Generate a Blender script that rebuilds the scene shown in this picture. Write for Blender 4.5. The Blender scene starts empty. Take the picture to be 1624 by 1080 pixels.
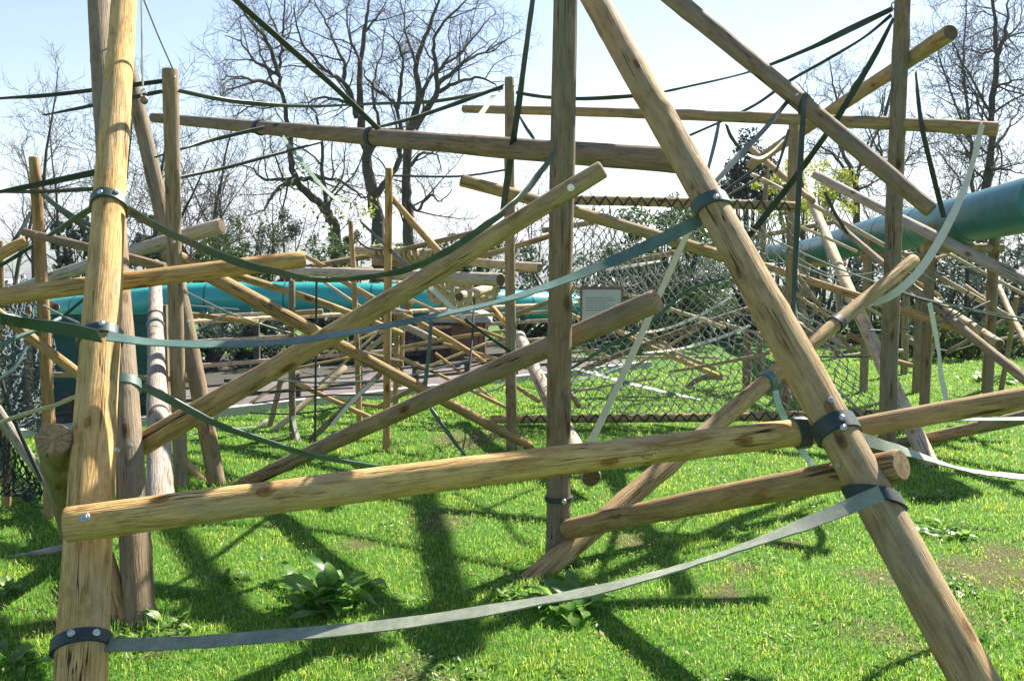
import bpy, math, random
import numpy as np
from mathutils import Vector, Matrix, noise as mn

C = bpy.context.scene.collection
R = math.radians
rnd = random.Random(7)

# ------------------------------------------------------------------ camera
F, CX, CY = 1562.0, 812.0, 540.0
CAMZ, PITCH = 2.0, math.atan(140 / 1562.0)
cam_d = bpy.data.cameras.new('camera')
cam = bpy.data.objects.new('camera', cam_d)
C.objects.link(cam)
cam.location = (0, 0, CAMZ)
cam.rotation_euler = (math.pi / 2 - PITCH, 0, 0)
cam_d.sensor_width = 36
cam_d.lens = F / 1624 * 36
cam_d.clip_start, cam_d.clip_end = 0.05, 20000
bpy.context.scene.camera = cam
CAM = Vector((0, 0, CAMZ))


def ray(px, py):
    xc, yc = (px - CX) / F, (CY - py) / F
    cp, sp = math.cos(PITCH), math.sin(PITCH)
    return Vector((xc, cp + yc * sp, -sp + yc * cp))


def at(px, py, D=None):
    """the point D metres ahead seen at photo pixel (px, py); without D, the point of the lawn there"""
    d = ray(px, py)
    if D is None:
        return CAM + d * (CAMZ / -d.z)
    return CAM + d * (D / d.y)


# ------------------------------------------------------------------ materials
def new_mat(name):
    m = bpy.data.materials.new(name)
    m.use_nodes = True
    nt = m.node_tree
    return m, nt, nt.nodes, nt.links, nt.nodes['Principled BSDF']


def nd(nodes, t, **kw):
    n = nodes.new(t)
    for k, v in kw.items():
        setattr(n, k, v)
    return n


def ramp(nodes, stops, interp='LINEAR'):
    r = nodes.new('ShaderNodeValToRGB')
    r.color_ramp.interpolation = interp
    e = r.color_ramp.elements
    while len(e) < len(stops):
        e.new(0.5)
    for i, (p, c) in enumerate(stops):
        e[i].position = p
        e[i].color = (*c, 1) if len(c) == 3 else c
    return r


def mixc(nodes, links, a, b, f, mode='MIX'):
    m = nodes.new('ShaderNodeMix')
    m.data_type = 'RGBA'
    m.blend_type = mode
    for sock, v in ((m.inputs[6], a), (m.inputs[7], b), (m.inputs[0], f)):
        if hasattr(v, 'is_linked') or isinstance(v, bpy.types.NodeSocket):
            links.new(v, sock)
        elif isinstance(v, (int, float)):
            sock.default_value = v
        else:
            sock.default_value = (*v, 1)
    return m.outputs[2]


def noise_n(nodes, links, vec, scale, detail=4, rough=.6, dist=0):
    n = nodes.new('ShaderNodeTexNoise')
    n.inputs['Scale'].default_value = scale
    n.inputs['Detail'].default_value = detail
    n.inputs['Roughness'].default_value = rough
    n.inputs['Distortion'].default_value = dist
    if vec is not None:
        links.new(vec, n.inputs['Vector'])
    return n.outputs['Fac']


def obj_vec(nodes, links, scale=(1, 1, 1), rand=True):
    tc = nodes.new('ShaderNodeTexCoord')
    out = tc.outputs['Object']
    if rand:
        oi = nodes.new('ShaderNodeObjectInfo')
        mul = nd(nodes, 'ShaderNodeMath', operation='MULTIPLY')
        mul.inputs[1].default_value = 73.0
        links.new(oi.outputs['Random'], mul.inputs[0])
        ad = nd(nodes, 'ShaderNodeVectorMath', operation='ADD')
        links.new(out, ad.inputs[0])
        cb = nodes.new('ShaderNodeCombineXYZ')
        links.new(mul.outputs[0], cb.inputs[2])
        links.new(cb.outputs[0], ad.inputs[1])
        out = ad.outputs[0]
    mp = nodes.new('ShaderNodeMapping')
    mp.inputs['Scale'].default_value = scale
    links.new(out, mp.inputs['Vector'])
    return mp.outputs[0]


def wood(name, light, mid, dark, grey, greyness):
    m, nt, N, L, b = new_mat(name)
    v = obj_vec(N, L, (9, 9, 1.6))
    g = noise_n(N, L, v, 2.2, 9, .68, .5)
    col = ramp(N, [(.25, tuple(c * .8 for c in dark)), (.36, dark), (.47, mid), (.6, light), (.8, mid)])
    L.new(g, col.inputs[0])
    # weathered grey patches
    v2 = obj_vec(N, L, (2.2, 2.2, .8))
    w = noise_n(N, L, v2, 1.6, 5, .62)
    wr = ramp(N, [(.62 - greyness * .42, (0, 0, 0)), (.86 - greyness * .3, (1, 1, 1))])
    L.new(w, wr.inputs[0])
    c1 = mixc(N, L, col.outputs[0], grey, wr.outputs[0])
    # blotches of resin and dirt
    v5 = obj_vec(N, L, (5, 5, 2.5))
    d = noise_n(N, L, v5, 2.3, 8, .7)
    dr = ramp(N, [(.27, (.45, .38, .32)), (.4, (.86, .83, .8)), (.48, (1, 1, 1)), (.64, (1, 1, 1)), (.78, (1.0, .82, .62))])
    L.new(d, dr.inputs[0])
    c1 = mixc(N, L, c1, dr.outputs[0], .85, 'MULTIPLY')
    # knots
    v3 = obj_vec(N, L, (5.5, 5.5, 2.6))
    vo = nd(N, 'ShaderNodeTexVoronoi')
    vo.inputs['Scale'].default_value = 1.0
    dist_n = noise_n(N, L, v, 3.0, 3)
    mx = nd(N, 'ShaderNodeVectorMath', operation='ADD')
    L.new(v3, mx.inputs[0])
    sc = nd(N, 'ShaderNodeMath', operation='MULTIPLY')
    L.new(dist_n, sc.inputs[0])
    sc.inputs[1].default_value = .12
    L.new(sc.outputs[0], mx.inputs[1])
    L.new(mx.outputs[0], vo.inputs['Vector'])
    kr = ramp(N, [(.05, (.2, .13, .09)), (.1, (.55, .4, .28)), (.125, (.4, .3, .22)), (.15, (.92, .82, .7)), (.24, (1, 1, 1))])
    L.new(vo.outputs['Distance'], kr.inputs[0])
    c2 = mixc(N, L, c1, kr.outputs[0], .9, 'MULTIPLY')
    # drying checks along the grain
    v4 = obj_vec(N, L, (22, 22, .28))
    ck = noise_n(N, L, v4, 1.7, 3, .5, .25)
    cr = ramp(N, [(.0, (1, 1, 1)), (.482, (1, 1, 1)), (.494, (.12, .09, .07)), (.506, (.12, .09, .07)), (.518, (1, 1, 1))])
    L.new(ck, cr.inputs[0])
    gate = noise_n(N, L, v2, 3.1, 2)
    gr = ramp(N, [(.53, (0, 0, 0)), (.6, (1, 1, 1))])
    L.new(gate, gr.inputs[0])
    c3 = mixc(N, L, c2, cr.outputs[0], gr.outputs[0], 'MULTIPLY')
    # fine fibre
    v6 = obj_vec(N, L, (120, 120, 6))
    fb = noise_n(N, L, v6, 1.0, 3, .6)
    fr = ramp(N, [(.3, (.58, .57, .56)), (.7, (1.22, 1.22, 1.22))])
    L.new(fb, fr.inputs[0])
    c4 = mixc(N, L, c3, fr.outputs[0], .55, 'MULTIPLY')
    oi = N.new('ShaderNodeObjectInfo')
    br = ramp(N, [(0, (.82, .8, .8)), (1, (1.12, 1.08, 1.02))])
    L.new(oi.outputs['Random'], br.inputs[0])
    c5 = mixc(N, L, c4, br.outputs[0], 1.0, 'MULTIPLY')
    L.new(c5, b.inputs['Base Color'])
    b.inputs['Roughness'].default_value = .78
    b.inputs['Specular IOR Level'].default_value = .25
    # bump
    a = nd(N, 'ShaderNodeMath', operation='MULTIPLY_ADD')
    L.new(g, a.inputs[0])
    a.inputs[1].default_value = .5
    L.new(fb, a.inputs[2])
    a2 = nd(N, 'ShaderNodeMath', operation='ADD')
    L.new(a.outputs[0], a2.inputs[0])
    lum = N.new('ShaderNodeRGBToBW')
    L.new(mixc(N, L, (1, 1, 1), cr.outputs[0], gr.outputs[0], 'MULTIPLY'), lum.inputs[0])
    L.new(lum.outputs[0], a2.inputs[1])
    bp = N.new('ShaderNodeBump')
    bp.inputs['Strength'].default_value = .85
    bp.inputs['Distance'].default_value = .009
    L.new(a2.outputs[0], bp.inputs['Height'])
    L.new(bp.outputs[0], b.inputs['Normal'])
    return m


def end_grain(name, light, dark):
    m, nt, N, L, b = new_mat(name)
    tc = N.new('ShaderNodeTexCoord')
    sx = N.new('ShaderNodeSeparateXYZ')
    L.new(tc.outputs['Object'], sx.inputs[0])
    cb = N.new('ShaderNodeCombineXYZ')
    L.new(sx.outputs[0], cb.inputs[0])
    L.new(sx.outputs[1], cb.inputs[1])
    ln = nd(N, 'ShaderNodeVectorMath', operation='LENGTH')
    L.new(cb.outputs[0], ln.inputs[0])
    nz = noise_n(N, L, tc.outputs['Object'], 18, 4)
    ad = nd(N, 'ShaderNodeMath', operation='MULTIPLY_ADD')
    L.new(nz, ad.inputs[0])
    ad.inputs[1].default_value = .018
    L.new(ln.outputs['Value'], ad.inputs[2])
    sn = nd(N, 'ShaderNodeMath', operation='MULTIPLY')
    L.new(ad.outputs[0], sn.inputs[0])
    sn.inputs[1].default_value = 900
    s2 = nd(N, 'ShaderNodeMath', operation='SINE')
    L.new(sn.outputs[0], s2.inputs[0])
    cr = ramp(N, [(0, dark), (1, light)])
    mr = N.new('ShaderNodeMapRange')
    mr.inputs[1].default_value = -1.4
    mr.inputs[2].default_value = 1.2
    L.new(s2.outputs[0], mr.inputs[0])
    L.new(mr.outputs[0], cr.inputs[0])
    nv = nd(N, 'ShaderNodeVectorMath', operation='NORMALIZE')
    L.new(cb.outputs[0], nv.inputs[0])
    ra = noise_n(N, L, nv.outputs[0], 3.2, 3, .6)
    rr = ramp(N, [(.46, (1, 1, 1)), (.497, (.3, .22, .16)), (.53, (1, 1, 1))])
    L.new(ra, rr.inputs[0])
    c = mixc(N, L, cr.outputs[0], rr.outputs[0], .85, 'MULTIPLY')
    bl = noise_n(N, L, tc.outputs['Object'], 26, 6, .7)
    b2 = ramp(N, [(.3, (.45, .4, .35)), (.6, (1.1, 1.05, 1))])
    L.new(bl, b2.inputs[0])
    c = mixc(N, L, c, b2.outputs[0], .9, 'MULTIPLY')
    L.new(c, b.inputs['Base Color'])
    b.inputs['Roughness'].default_value = .85
    bp = N.new('ShaderNodeBump')
    bp.inputs['Strength'].default_value = .5
    bp.inputs['Distance'].default_value = .004
    L.new(bl, bp.inputs['Height'])
    L.new(bp.outputs[0], b.inputs['Normal'])
    return m


W = {
    'honey': wood('honey log', (.70, .475, .20), (.58, .37, .14), (.37, .22, .08), (.42, .34, .23), .28),
    'tan': wood('tan log', (.54, .39, .195), (.45, .31, .145), (.31, .205, .095), (.37, .30, .215), .4),
    'brown': wood('brown log', (.38, .285, .175), (.30, .22, .13), (.2, .145, .085), (.27, .235, .19), .5),
    'orange': wood('orange log', (.56, .375, .175), (.46, .295, .13), (.31, .19, .085), (.34, .26, .17), .22),
    'grey': wood('weathered grey log', (.56, .47, .36), (.45, .375, .285), (.29, .24, .185), (.48, .445, .40), .75),
    'pale': wood('pale log', (.76, .62, .42), (.66, .52, .34), (.39, .29, .17), (.55, .48, .37), .45),
}
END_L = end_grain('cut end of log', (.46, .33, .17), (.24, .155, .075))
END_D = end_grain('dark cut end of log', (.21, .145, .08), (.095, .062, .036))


def plain(name, col, rough=.6, metal=0, spec=.5, var=.25, scale=12, bump=0, coat=0):
    m, nt, N, L, b = new_mat(name)
    v = obj_vec(N, L)
    n = noise_n(N, L, v, scale, 5, .6)
    r = ramp(N, [(.25, tuple(c * (1 - var) for c in col)), (.75, tuple(min(1, c * (1 + var)) for c in col))])
    L.new(n, r.inputs[0])
    L.new(r.outputs[0], b.inputs['Base Color'])
    b.inputs['Roughness'].default_value = rough
    b.inputs['Metallic'].default_value = metal
    b.inputs['Specular IOR Level'].default_value = spec
    if coat:
        b.inputs['Coat Weight'].default_value = coat
        b.inputs['Coat Roughness'].default_value = .25
    if bump:
        bp = N.new('ShaderNodeBump')
        bp.inputs['Strength'].default_value = bump
        bp.inputs['Distance'].default_value = .01
        L.new(n, bp.inputs['Height'])
        L.new(bp.outputs[0], b.inputs['Normal'])
    return m


def hose(name, col, worn, rough=.42, trans=0.0):
    """flattened fire hose: woven, scuffed paler in places"""
    m, nt, N, L, b = new_mat(name)
    v = obj_vec(N, L)
    n = noise_n(N, L, v, 9, 9, .78)
    r = ramp(N, [(.38, col), (.52, tuple(a * .65 + c * .35 for a, c in zip(col, worn))), (.7, worn)])
    L.new(n, r.inputs[0])
    n2 = noise_n(N, L, v, 260, 2)
    f = ramp(N, [(.3, (.75, .75, .75)), (.7, (1.15, 1.15, 1.15))])
    L.new(n2, f.inputs[0])
    c = mixc(N, L, r.outputs[0], f.outputs[0], .7, 'MULTIPLY')
    L.new(c, b.inputs['Base Color'])
    b.inputs['Roughness'].default_value = rough
    b.inputs['Specular IOR Level'].default_value = .5
    bp = N.new('ShaderNodeBump')
    bp.inputs['Strength'].default_value = .3
    bp.inputs['Distance'].default_value = .002
    L.new(n2, bp.inputs['Height'])
    L.new(bp.outputs[0], b.inputs['Normal'])
    return m


S = {
    'green': hose('green hose', (.035, .068, .06), (.085, .125, .11)),
    'teal': hose('teal hose', (.065, .135, .115), (.16, .245, .205)),
    'dark': hose('dark hose', (.018, .032, .035), (.045, .065, .066), .5),
    'worn': hose('worn grey green hose', (.165, .2, .145), (.37, .39, .29), .55),
    'cream': hose('pale cream hose', (.62, .64, .5), (.74, .75, .62), .5),  # pale cream tone, paler at random
    'sage': hose('faded sage hose', (.3, .42, .34), (.48, .56, .44), .5),
    'blue': hose('blue grey hose', (.06, .115, .125), (.13, .2, .21), .45),
}
STEEL = plain('zinc plated steel', (.62, .62, .6), .35, 1, .5, .2, 40)
RUST = plain('dull steel', (.2, .19, .18), .5, .8, .5, .4, 40)
ROPE = plain('grey rope', (.3, .31, .29), .8, 0, .3, .35, 60)
ROPE_D = plain('dark rope', (.05, .06, .06), .8, 0, .3, .35, 60)


def tube_plastic():
    m, nt, N, L, b = new_mat('green tunnel plastic')
    v = obj_vec(N, L)
    n = noise_n(N, L, v, 3, 5, .6)
    r = ramp(N, [(.3, (.03, .36, .33)), (.7, (.05, .46, .41))])
    L.new(n, r.inputs[0])
    n2 = noise_n(N, L, v, 14, 6, .7)
    d = ramp(N, [(.45, (1, 1, 1)), (.75, (.6, .68, .6))])
    L.new(n2, d.inputs[0])
    L.new(mixc(N, L, r.outputs[0], d.outputs[0], .5, 'MULTIPLY'), b.inputs['Base Color'])
    rr = ramp(N, [(.3, (.24, .24, .24)), (.7, (.4, .4, .4))])
    L.new(n2, rr.inputs[0])
    L.new(rr.outputs[0], b.inputs['Roughness'])
    return m


TUBE = tube_plastic()
TUBE_SHADE = plain('shaded tunnel plastic', (.012, .14, .155), .38, 0, .5, .25, 6)  # same plastic as the left tunnel, darkened and blued for shade and haze
TUBE_D = plain('dark tunnel flange', (.012, .11, .11), .5)

# ------------------------------------------------------------------ mesh helpers


class MB:
    def __init__(s):
        s.v, s.f, s.m, s.sm = [], [], [], []

    def add(s, verts, faces, mi=0, smooth=True):
        o = len(s.v)
        s.v.extend(verts)
        for f in faces:
            s.f.append(tuple(i + o for i in f))
            s.m.append(mi)
            s.sm.append(smooth)

    def tube(s, pts, rads, n=6, mi=0, caps=True, smooth=True):
        """a tube through 3D points with a radius each"""
        k = len(pts)
        if k < 2:
            return
        vs, prev = [], None
        for i, p in enumerate(pts):
            t = (pts[min(i + 1, k - 1)] - pts[max(i - 1, 0)])
            if t.length < 1e-9:
                t = Vector((0, 0, 1))
            t.normalize()
            if prev is None:
                a = t.orthogonal().normalized()
            else:
                a = prev - t * prev.dot(t)
                a = a.normalized() if a.length > 1e-6 else t.orthogonal().normalized()
            prev = a
            b_ = t.cross(a)
            for j in range(n):
                q = 2 * math.pi * j / n
                vs.append(p + (a * math.cos(q) + b_ * math.sin(q)) * rads[i])
        fs = [(i * n + j, i * n + (j + 1) % n, (i + 1) * n + (j + 1) % n, (i + 1) * n + j)
              for i in range(k - 1) for j in range(n)]
        s.add(vs, fs, mi, smooth)
        if caps:
            s.add(vs[:n], [tuple(range(n - 1, -1, -1))], mi, False)
            s.add(vs[-n:], [tuple(range(n))], mi, False)

    def box(s, c, sx, sy, sz, rot=None, mi=0):
        M = rot if rot else Matrix.Identity(3)
        vs = [Vector(c) + M @ Vector((x * sx / 2, y * sy / 2, z * sz / 2)) for x in (-1, 1) for y in (-1, 1) for z in (-1, 1)]
        s.add(vs, [(0, 1, 3, 2), (4, 6, 7, 5), (0, 4, 5, 1), (2, 3, 7, 6), (0, 2, 6, 4), (1, 5, 7, 3)], mi, False)

    def build(s, name, mats, parent=None, loc=None, origin=None, sharp=False):
        me = bpy.data.meshes.new(name)
        o0 = Vector(origin) if origin is not None else Vector((0, 0, 0))
        me.from_pydata([tuple(Vector(v) - o0) for v in s.v], [], s.f)
        for mt in (mats if isinstance(mats, (list, tuple)) else [mats]):
            me.materials.append(mt)
        me.polygons.foreach_set('material_index', s.m)
        me.polygons.foreach_set('use_smooth', s.sm)
        me.update()
        if sharp:
            me.set_sharp_from_angle(angle=R(35))
        o = bpy.data.objects.new(name, me)
        C.objects.link(o)
        if parent is not None:
            o.parent = parent
            o.matrix_parent_inverse = parent.matrix_world.inverted() if False else Matrix.Identity(4)
        o.location = o0 if loc is None else loc
        return o


def attach(child, parent):
    """parent, keeping the child where it stands in the world"""
    child.parent = parent
    child.matrix_parent_inverse = PW[parent.name].inverted()


PW = {}


def tag(o, label, cat, group=None, kind=None):
    if label:
        o['label'] = label
    if cat:
        o['category'] = cat
    if group:
        o['group'] = group
    if kind:
        o['kind'] = kind
    PW[o.name] = o.matrix_basis.copy()
    return o


def empty(name, loc, label, cat, group=None):
    o = bpy.data.objects.new(name, None)
    C.objects.link(o)
    o.location = loc
    o.empty_display_size = .2
    return tag(o, label, cat, group)


def catmull(pts, n):
    """points (any tuples of floats) -> n samples per span"""
    out = []
    k = len(pts)
    A = [np.array(p, float) for p in pts]
    for i in range(k - 1):
        p0, p1, p2, p3 = A[max(i - 1, 0)], A[i], A[i + 1], A[min(i + 2, k - 1)]
        for j in range(n):
            t = j / n
            out.append(.5 * ((2 * p1) + (-p0 + p2) * t + (2 * p0 - 5 * p1 + 4 * p2 - p3) * t * t + (-p0 + 3 * p1 - 3 * p2 + p3) * t ** 3))
    out.append(A[-1])
    return out


# ------------------------------------------------------------------ logs
LOGS = {}
seed_n = [0]


def log_mesh(L, r1, r2, seed, ns, nz, bow, rough=1.0):
    m = MB()
    rg = random.Random(seed)
    off = Vector((rg.uniform(-50, 50), rg.uniform(-50, 50), rg.uniform(-50, 50)))
    ba = rg.uniform(0, 6.28)
    bx, by = math.cos(ba) * bow, math.sin(ba) * bow
    m.bow = (bx, by)
    knots = [(rg.uniform(.05, .95) * L, rg.uniform(0, 6.28), rg.uniform(.03, .06), rg.uniform(.004, .011)) for _ in range(int(2 + L * 1.6))]
    vs = []
    zs = [0.0] + [.008 + (L - .016) * i / nz for i in range(nz + 1)] + [L]
    for i, z in enumerate(zs):
        t = z / L
        r0 = r1 + (r2 - r1) * t
        if i in (0, len(zs) - 1):
            r0 -= .007
        cxo, cyo = bx * math.sin(math.pi * t), by * math.sin(math.pi * t)
        for j in range(ns):
            a = 2 * math.pi * j / ns
            ca, sa = math.cos(a), math.sin(a)
            q = Vector((ca * r0 * 5, sa * r0 * 5, z * 1.6)) + off
            d = mn.noise(q) * .06 + mn.noise(q * 2.3) * .026 + mn.noise(Vector((q.x * .4, q.y * .4, q.z * .35))) * .05
            rr = r0 * (1 + d * rough)
            if ns >= 20:
                for kz, ka, kw, kh in knots:
                    if abs(z - kz) < kw * 2.5:
                        da = math.atan2(math.sin(a - ka), math.cos(a - ka)) * r0
                        e = ((z - kz) ** 2 + da * da) / (kw * kw)
                        if e < 5:
                            rr += kh * math.exp(-e)
            vs.append(Vector((cxo + ca * rr, cyo + sa * rr, z)))
    n = ns
    fs = [(i * n + j, i * n + (j + 1) % n, (i + 1) * n + (j + 1) % n, (i + 1) * n + j) for i in range(len(zs) - 1) for j in range(n)]
    m.add(vs, fs, 0, True)
    for base, z, flip in ((0, 0.0, True), ((len(zs) - 1) * n, L, False)):
        ring = vs[base:base + n]
        c = Vector((sum(v.x for v in ring) / n, sum(v.y for v in ring) / n, z + (-.002 if flip else .002)))
        fl = [(j, (j + 1) % n, n) for j in range(n)]
        if flip:
            fl = [tuple(reversed(f)) for f in fl]
        m.add(ring + [c], fl, 1, False)
    return m


def LG(key, label, a, b, mat='tan', name='log', cat='log', ext=(0, 0), bolts=(), bow=None, end='L', group='logs of the climbing frame', q=None):
    """a log between two photo points (px, py, width in px, metres ahead or None for on the lawn)"""
    seed_n[0] += 1
    p1, p2 = at(a[0], a[1], a[3]), at(b[0], b[1], b[3])
    r1, r2 = a[2] * p1.y / F / 2, b[2] * p2.y / F / 2
    ax = (p2 - p1).normalized()
    p1 = p1 - ax * ext[0]
    p2 = p2 + ax * ext[1]
    L = (p2 - p1).length
    px = max(a[2], b[2])
    ns = q or (44 if px > 44 else 30 if px > 26 else 20 if px > 13 else 14)
    nz = max(6, int(L / (.045 if px > 44 else .08 if px > 26 else .16)))
    bow = bow * 1.7 if bow is not None else min(.035, L * .008)
    m = log_mesh(L, r1, r2, seed_n[0], ns, nz, bow)
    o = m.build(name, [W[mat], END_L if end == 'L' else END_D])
    z = ax
    x = z.orthogonal().normalized()
    y = z.cross(x)
    M = Matrix((x, y, z)).transposed().to_4x4()
    M.translation = p1
    o.matrix_basis = M
    tag(o, label, cat, group)
    LOGS[key] = dict(o=o, p=p1, ax=ax, L=L, r1=r1, r2=r2, bow=x * m.bow[0] + y * m.bow[1])
    for bl in bolts:
        add_bolt(key, *bl)
    return o


def log_at(key, px, py):
    """the point of the log's axis nearest the ray through a pixel, its radius and the facing direction"""
    g = LOGS[key]
    d = ray(px, py).normalized()
    w0 = g['p'] - CAM
    b_ = g['ax'].dot(d)
    den = 1 - b_ * b_
    t = (b_ * d.dot(w0) - g['ax'].dot(w0)) / den if den > 1e-6 else 0
    t = max(0, min(g['L'], t))
    p = g['p'] + g['ax'] * t + g['bow'] * math.sin(math.pi * t / g['L'])
    r = g['r1'] + (g['r2'] - g['r1']) * t / g['L']
    # offset of the ray from the axis
    v = p - CAM
    foot = CAM + d * v.dot(d)
    offv = foot - p
    n = (CAM - p)
    n -= g['ax'] * n.dot(g['ax'])
    n.normalize()
    s = g['ax'].cross(n)
    k = max(-.97, min(.97, offv.dot(s) / r))
    fn = (n * math.sqrt(1 - k * k) + s * k).normalized()
    return p, r, fn


def bolt_mesh(size, washer=True):
    m = MB()
    k = size
    if washer:
        vs, n = [], 20
        for (r_, z_) in ((1.0, -.3), (1.0, .12), (.92, .2), (.45, .22)):
            vs += [Vector((math.cos(2 * math.pi * j / n) * r_ * k, math.sin(2 * math.pi * j / n) * r_ * k, z_ * k)) for j in range(n)]
        m.add(vs, [(i * n + j, i * n + (j + 1) % n, (i + 1) * n + (j + 1) % n, (i + 1) * n + j) for i in range(3) for j in range(n)], 0, False)
    hx = []
    for (r_, z_) in ((.6, .1), (.6, .62), (.5, .7)):
        hx += [Vector((math.cos(math.pi * j / 3) * r_ * k, math.sin(math.pi * j / 3) * r_ * k, z_ * k)) for j in range(6)]
    m.add(hx, [(i * 6 + j, i * 6 + (j + 1) % 6, (i + 1) * 6 + (j + 1) % 6, (i + 1) * 6 + j) for i in range(2) for j in range(6)] + [(12, 13, 14, 15, 16, 17)], 0, False)
    m.tube([Vector((0, 0, .6 * k)), Vector((0, 0, 1.0 * k))], [.28 * k, .26 * k], 12, 0)
    return m


def add_bolt(key, px, py, size=.017, mat=None, name='bolt'):
    p, r, fn = log_at(key, px, py)
    o = bolt_mesh(size).build(name, mat or STEEL)
    z = fn
    x = z.orthogonal().normalized()
    M = Matrix((x, z.cross(x), z)).transposed().to_4x4()
    M.translation = p + fn * (r * 1.02)
    o.matrix_basis = M
    attach(o, LOGS[key]['o'])
    return o


def band(key, px, py, width, mat, parent, tilt=0.0, name='wrap', rivets=(), r_add=.011):
    """a strap end wound round a log"""
    p, r, fn = log_at(key, px, py)
    g = LOGS[key]
    r_add = min(r_add, r * .1)
    ax = g['ax']
    n = 40
    s = ax.cross(fn)
    m = MB()
    vs = []
    for j in range(n):
        a = 2 * math.pi * j / n
        d = fn * math.cos(a) + s * math.sin(a)
        sh = ax * (math.tan(tilt) * r * math.sin(a))
        wob = .003 * math.sin(a * 3 + px)
        for (rr, zz) in ((r + r_add + .006 + wob, -width / 2), (r + r_add + .006 + wob, width / 2), (r * .99, width / 2), (r * .99, -width / 2)):
            vs.append(p + d * rr + ax * zz + sh)
    fs = []
    for j in range(n):
        k = (j + 1) % n
        for c in range(4):
            e = (c + 1) % 4
            fs.append((j * 4 + c, j * 4 + e, k * 4 + e, k * 4 + c))
    m.add(vs, fs, 0, False)
    m.sm = [True] * len(m.f)
    o = m.build(name, mat, origin=p, sharp=True)
    tag(o, None, None)
    if parent is not None:
        attach(o, parent)
    for rv in rivets:
        p2, r2, f2 = log_at(key, *rv)
        mm = MB()
        nn = 18
        vv = []
        for (r_, z_) in ((1.0, -.6), (1.0, .25), (.8, .4), (.5, .3), (.42, .3), (.4, .55), (.1, .6)):
            vv += [Vector((math.cos(2 * math.pi * j / nn) * r_ * .016, math.sin(2 * math.pi * j / nn) * r_ * .016, z_ * .016)) for j in range(nn)]
        mm.add(vv, [(i * nn + j, i * nn + (j + 1) % nn, (i + 1) * nn + (j + 1) % nn, (i + 1) * nn + j) for i in range(6) for j in range(nn)], 0, True)
        ob = mm.build('rivet', STEEL)
        x = f2.orthogonal().normalized()
        M = Matrix((x, f2.cross(x), f2)).transposed().to_4x4()
        M.translation = p2 + f2 * (r2 + r_add + .009)
        ob.matrix_basis = M
        attach(ob, o)
    return o


# ------------------------------------------------------------------ straps, cords
def ST(label, pts, mat='green', W_=.065, n=10, name='strap', sgn=0, group='hose straps strung between the logs', thick=.007):
    """a flat hose strap through (px, py, apparent width in px, metres ahead); where it looks narrow it is twisted edge-on"""
    sgn = sgn or (-1 if mat in ('dark', 'green', 'blue') else 1)
    sm = catmull(pts, n)
    P = [at(q[0], q[1], q[3]) for q in sm]
    Wd = max(W_, max(q[2] * q[3] / F for q in sm))
    m = MB()
    vs = []
    k = len(P)
    tm = P[-1] - P[0]
    if tm.cross(P[k // 2] - CAM).z < 0:
        sgn = -sgn
    for i in range(k):
        t = (P[min(i + 1, k - 1)] - P[max(i - 1, 0)]).normalized()
        vdir = (P[i] - CAM).normalized()
        u = t.cross(vdir).normalized()
        v = u.cross(t).normalized()
        c = max(.06, min(1, sm[i][2] * sm[i][3] / F / Wd))
        th = math.acos(c) * sgn + .16 * mn.noise(Vector((i * .23, pts[0][0] * .1, pts[0][1] * .1)))
        w = u * math.cos(th) + v * math.sin(th)
        nn = t.cross(w).normalized()
        for (a, b_) in ((-.5, -.5), (.5, -.5), (.5, .5), (-.5, .5)):
            vs.append(P[i] + w * (a * Wd) + nn * (b_ * thick))
    fs = []
    for i in range(k - 1):
        for c in range(4):
            e = (c + 1) % 4
            fs.append((i * 4 + c, i * 4 + e, (i + 1) * 4 + e, (i + 1) * 4 + c))
    m.add(vs, fs, 0, True)
    m.add(vs[:4], [(3, 2, 1, 0)], 0, False)
    m.add(vs[-4:], [(0, 1, 2, 3)], 0, False)
    o = m.build(name, S[mat], origin=P[0], sharp=True)
    return tag(o, label, 'strap', group)


def CD(label, pts, mat=None, r=.008, n=8, name='cord', group='thin cords strung between the logs'):
    sm = catmull(pts, n)
    P = [at(q[0], q[1], q[2]) for q in sm]
    m = MB()
    m.tube(P, [r] * len(P), 6)
    o = m.build(name, mat or ROPE, origin=P[0])
    return tag(o, label, 'cord', group)
# ------------------------------------------------------------------ the near frame
LG('L1', 'thickest sunlit log leaning up the left of the view with three straps bolted round it',
   (199, 0, 36, 7.0), (128, 1080, 87, 4.0), 'honey', ext=(.9, .35), bolts=[(57, 716, .02), (185, 716, .022)] and [(183, 716, .02)], bow=.02)
LG('L2', 'upright brown post directly behind the thickest leaning log, standing on the grass',
   (161, 0, 36, 7.9), (225, 1000, 50, 5.15), 'brown', 'post', 'post', ext=(.9, .12), bolts=[(208, 716, .012)], bow=.01)  # darker brown wood imitates the shade on this post
LG('L3', 'dark brown post leaning right behind the thickest log, its foot beside the grey post',
   (206, 130, 24, 9.1), (345, 776, 28, 8.35), 'brown', 'post', 'post', ext=(.5, .15), bolts=[(299, 513, .015)])
LG('L4', 'slim upright post with a flat top carrying the left end of the highest crossing log',
   (270, 110, 24, 8.25), (288, 782, 22, 8.2), 'brown', 'post', 'post', ext=(0, .15), bolts=[(276, 384, .012), (277, 125, .012)], bow=.005)
LG('L5', 'silver grey post with a dark band, left of the dark leaning post',
   (247, 420, 17, 12.0), (256, 800, 45, 5.9), 'grey', 'post', 'post', ext=(0, .1), bow=.01)
LG('H1', 'long honey coloured log crossing the whole foreground, bolted to the thickest leaning log',
   (104, 833, 58, 4.15), (1338, 678, 43, 4.95), 'honey', bolts=[(141, 820, .02)], bow=.015)
LG('H1b', 'pale top-lit log running off the right edge from the big slanting right-hand log',
   (1338, 683, 33, 5.3), (1624, 635, 38, 4.9), 'tan', ext=(.05, .5))
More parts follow.
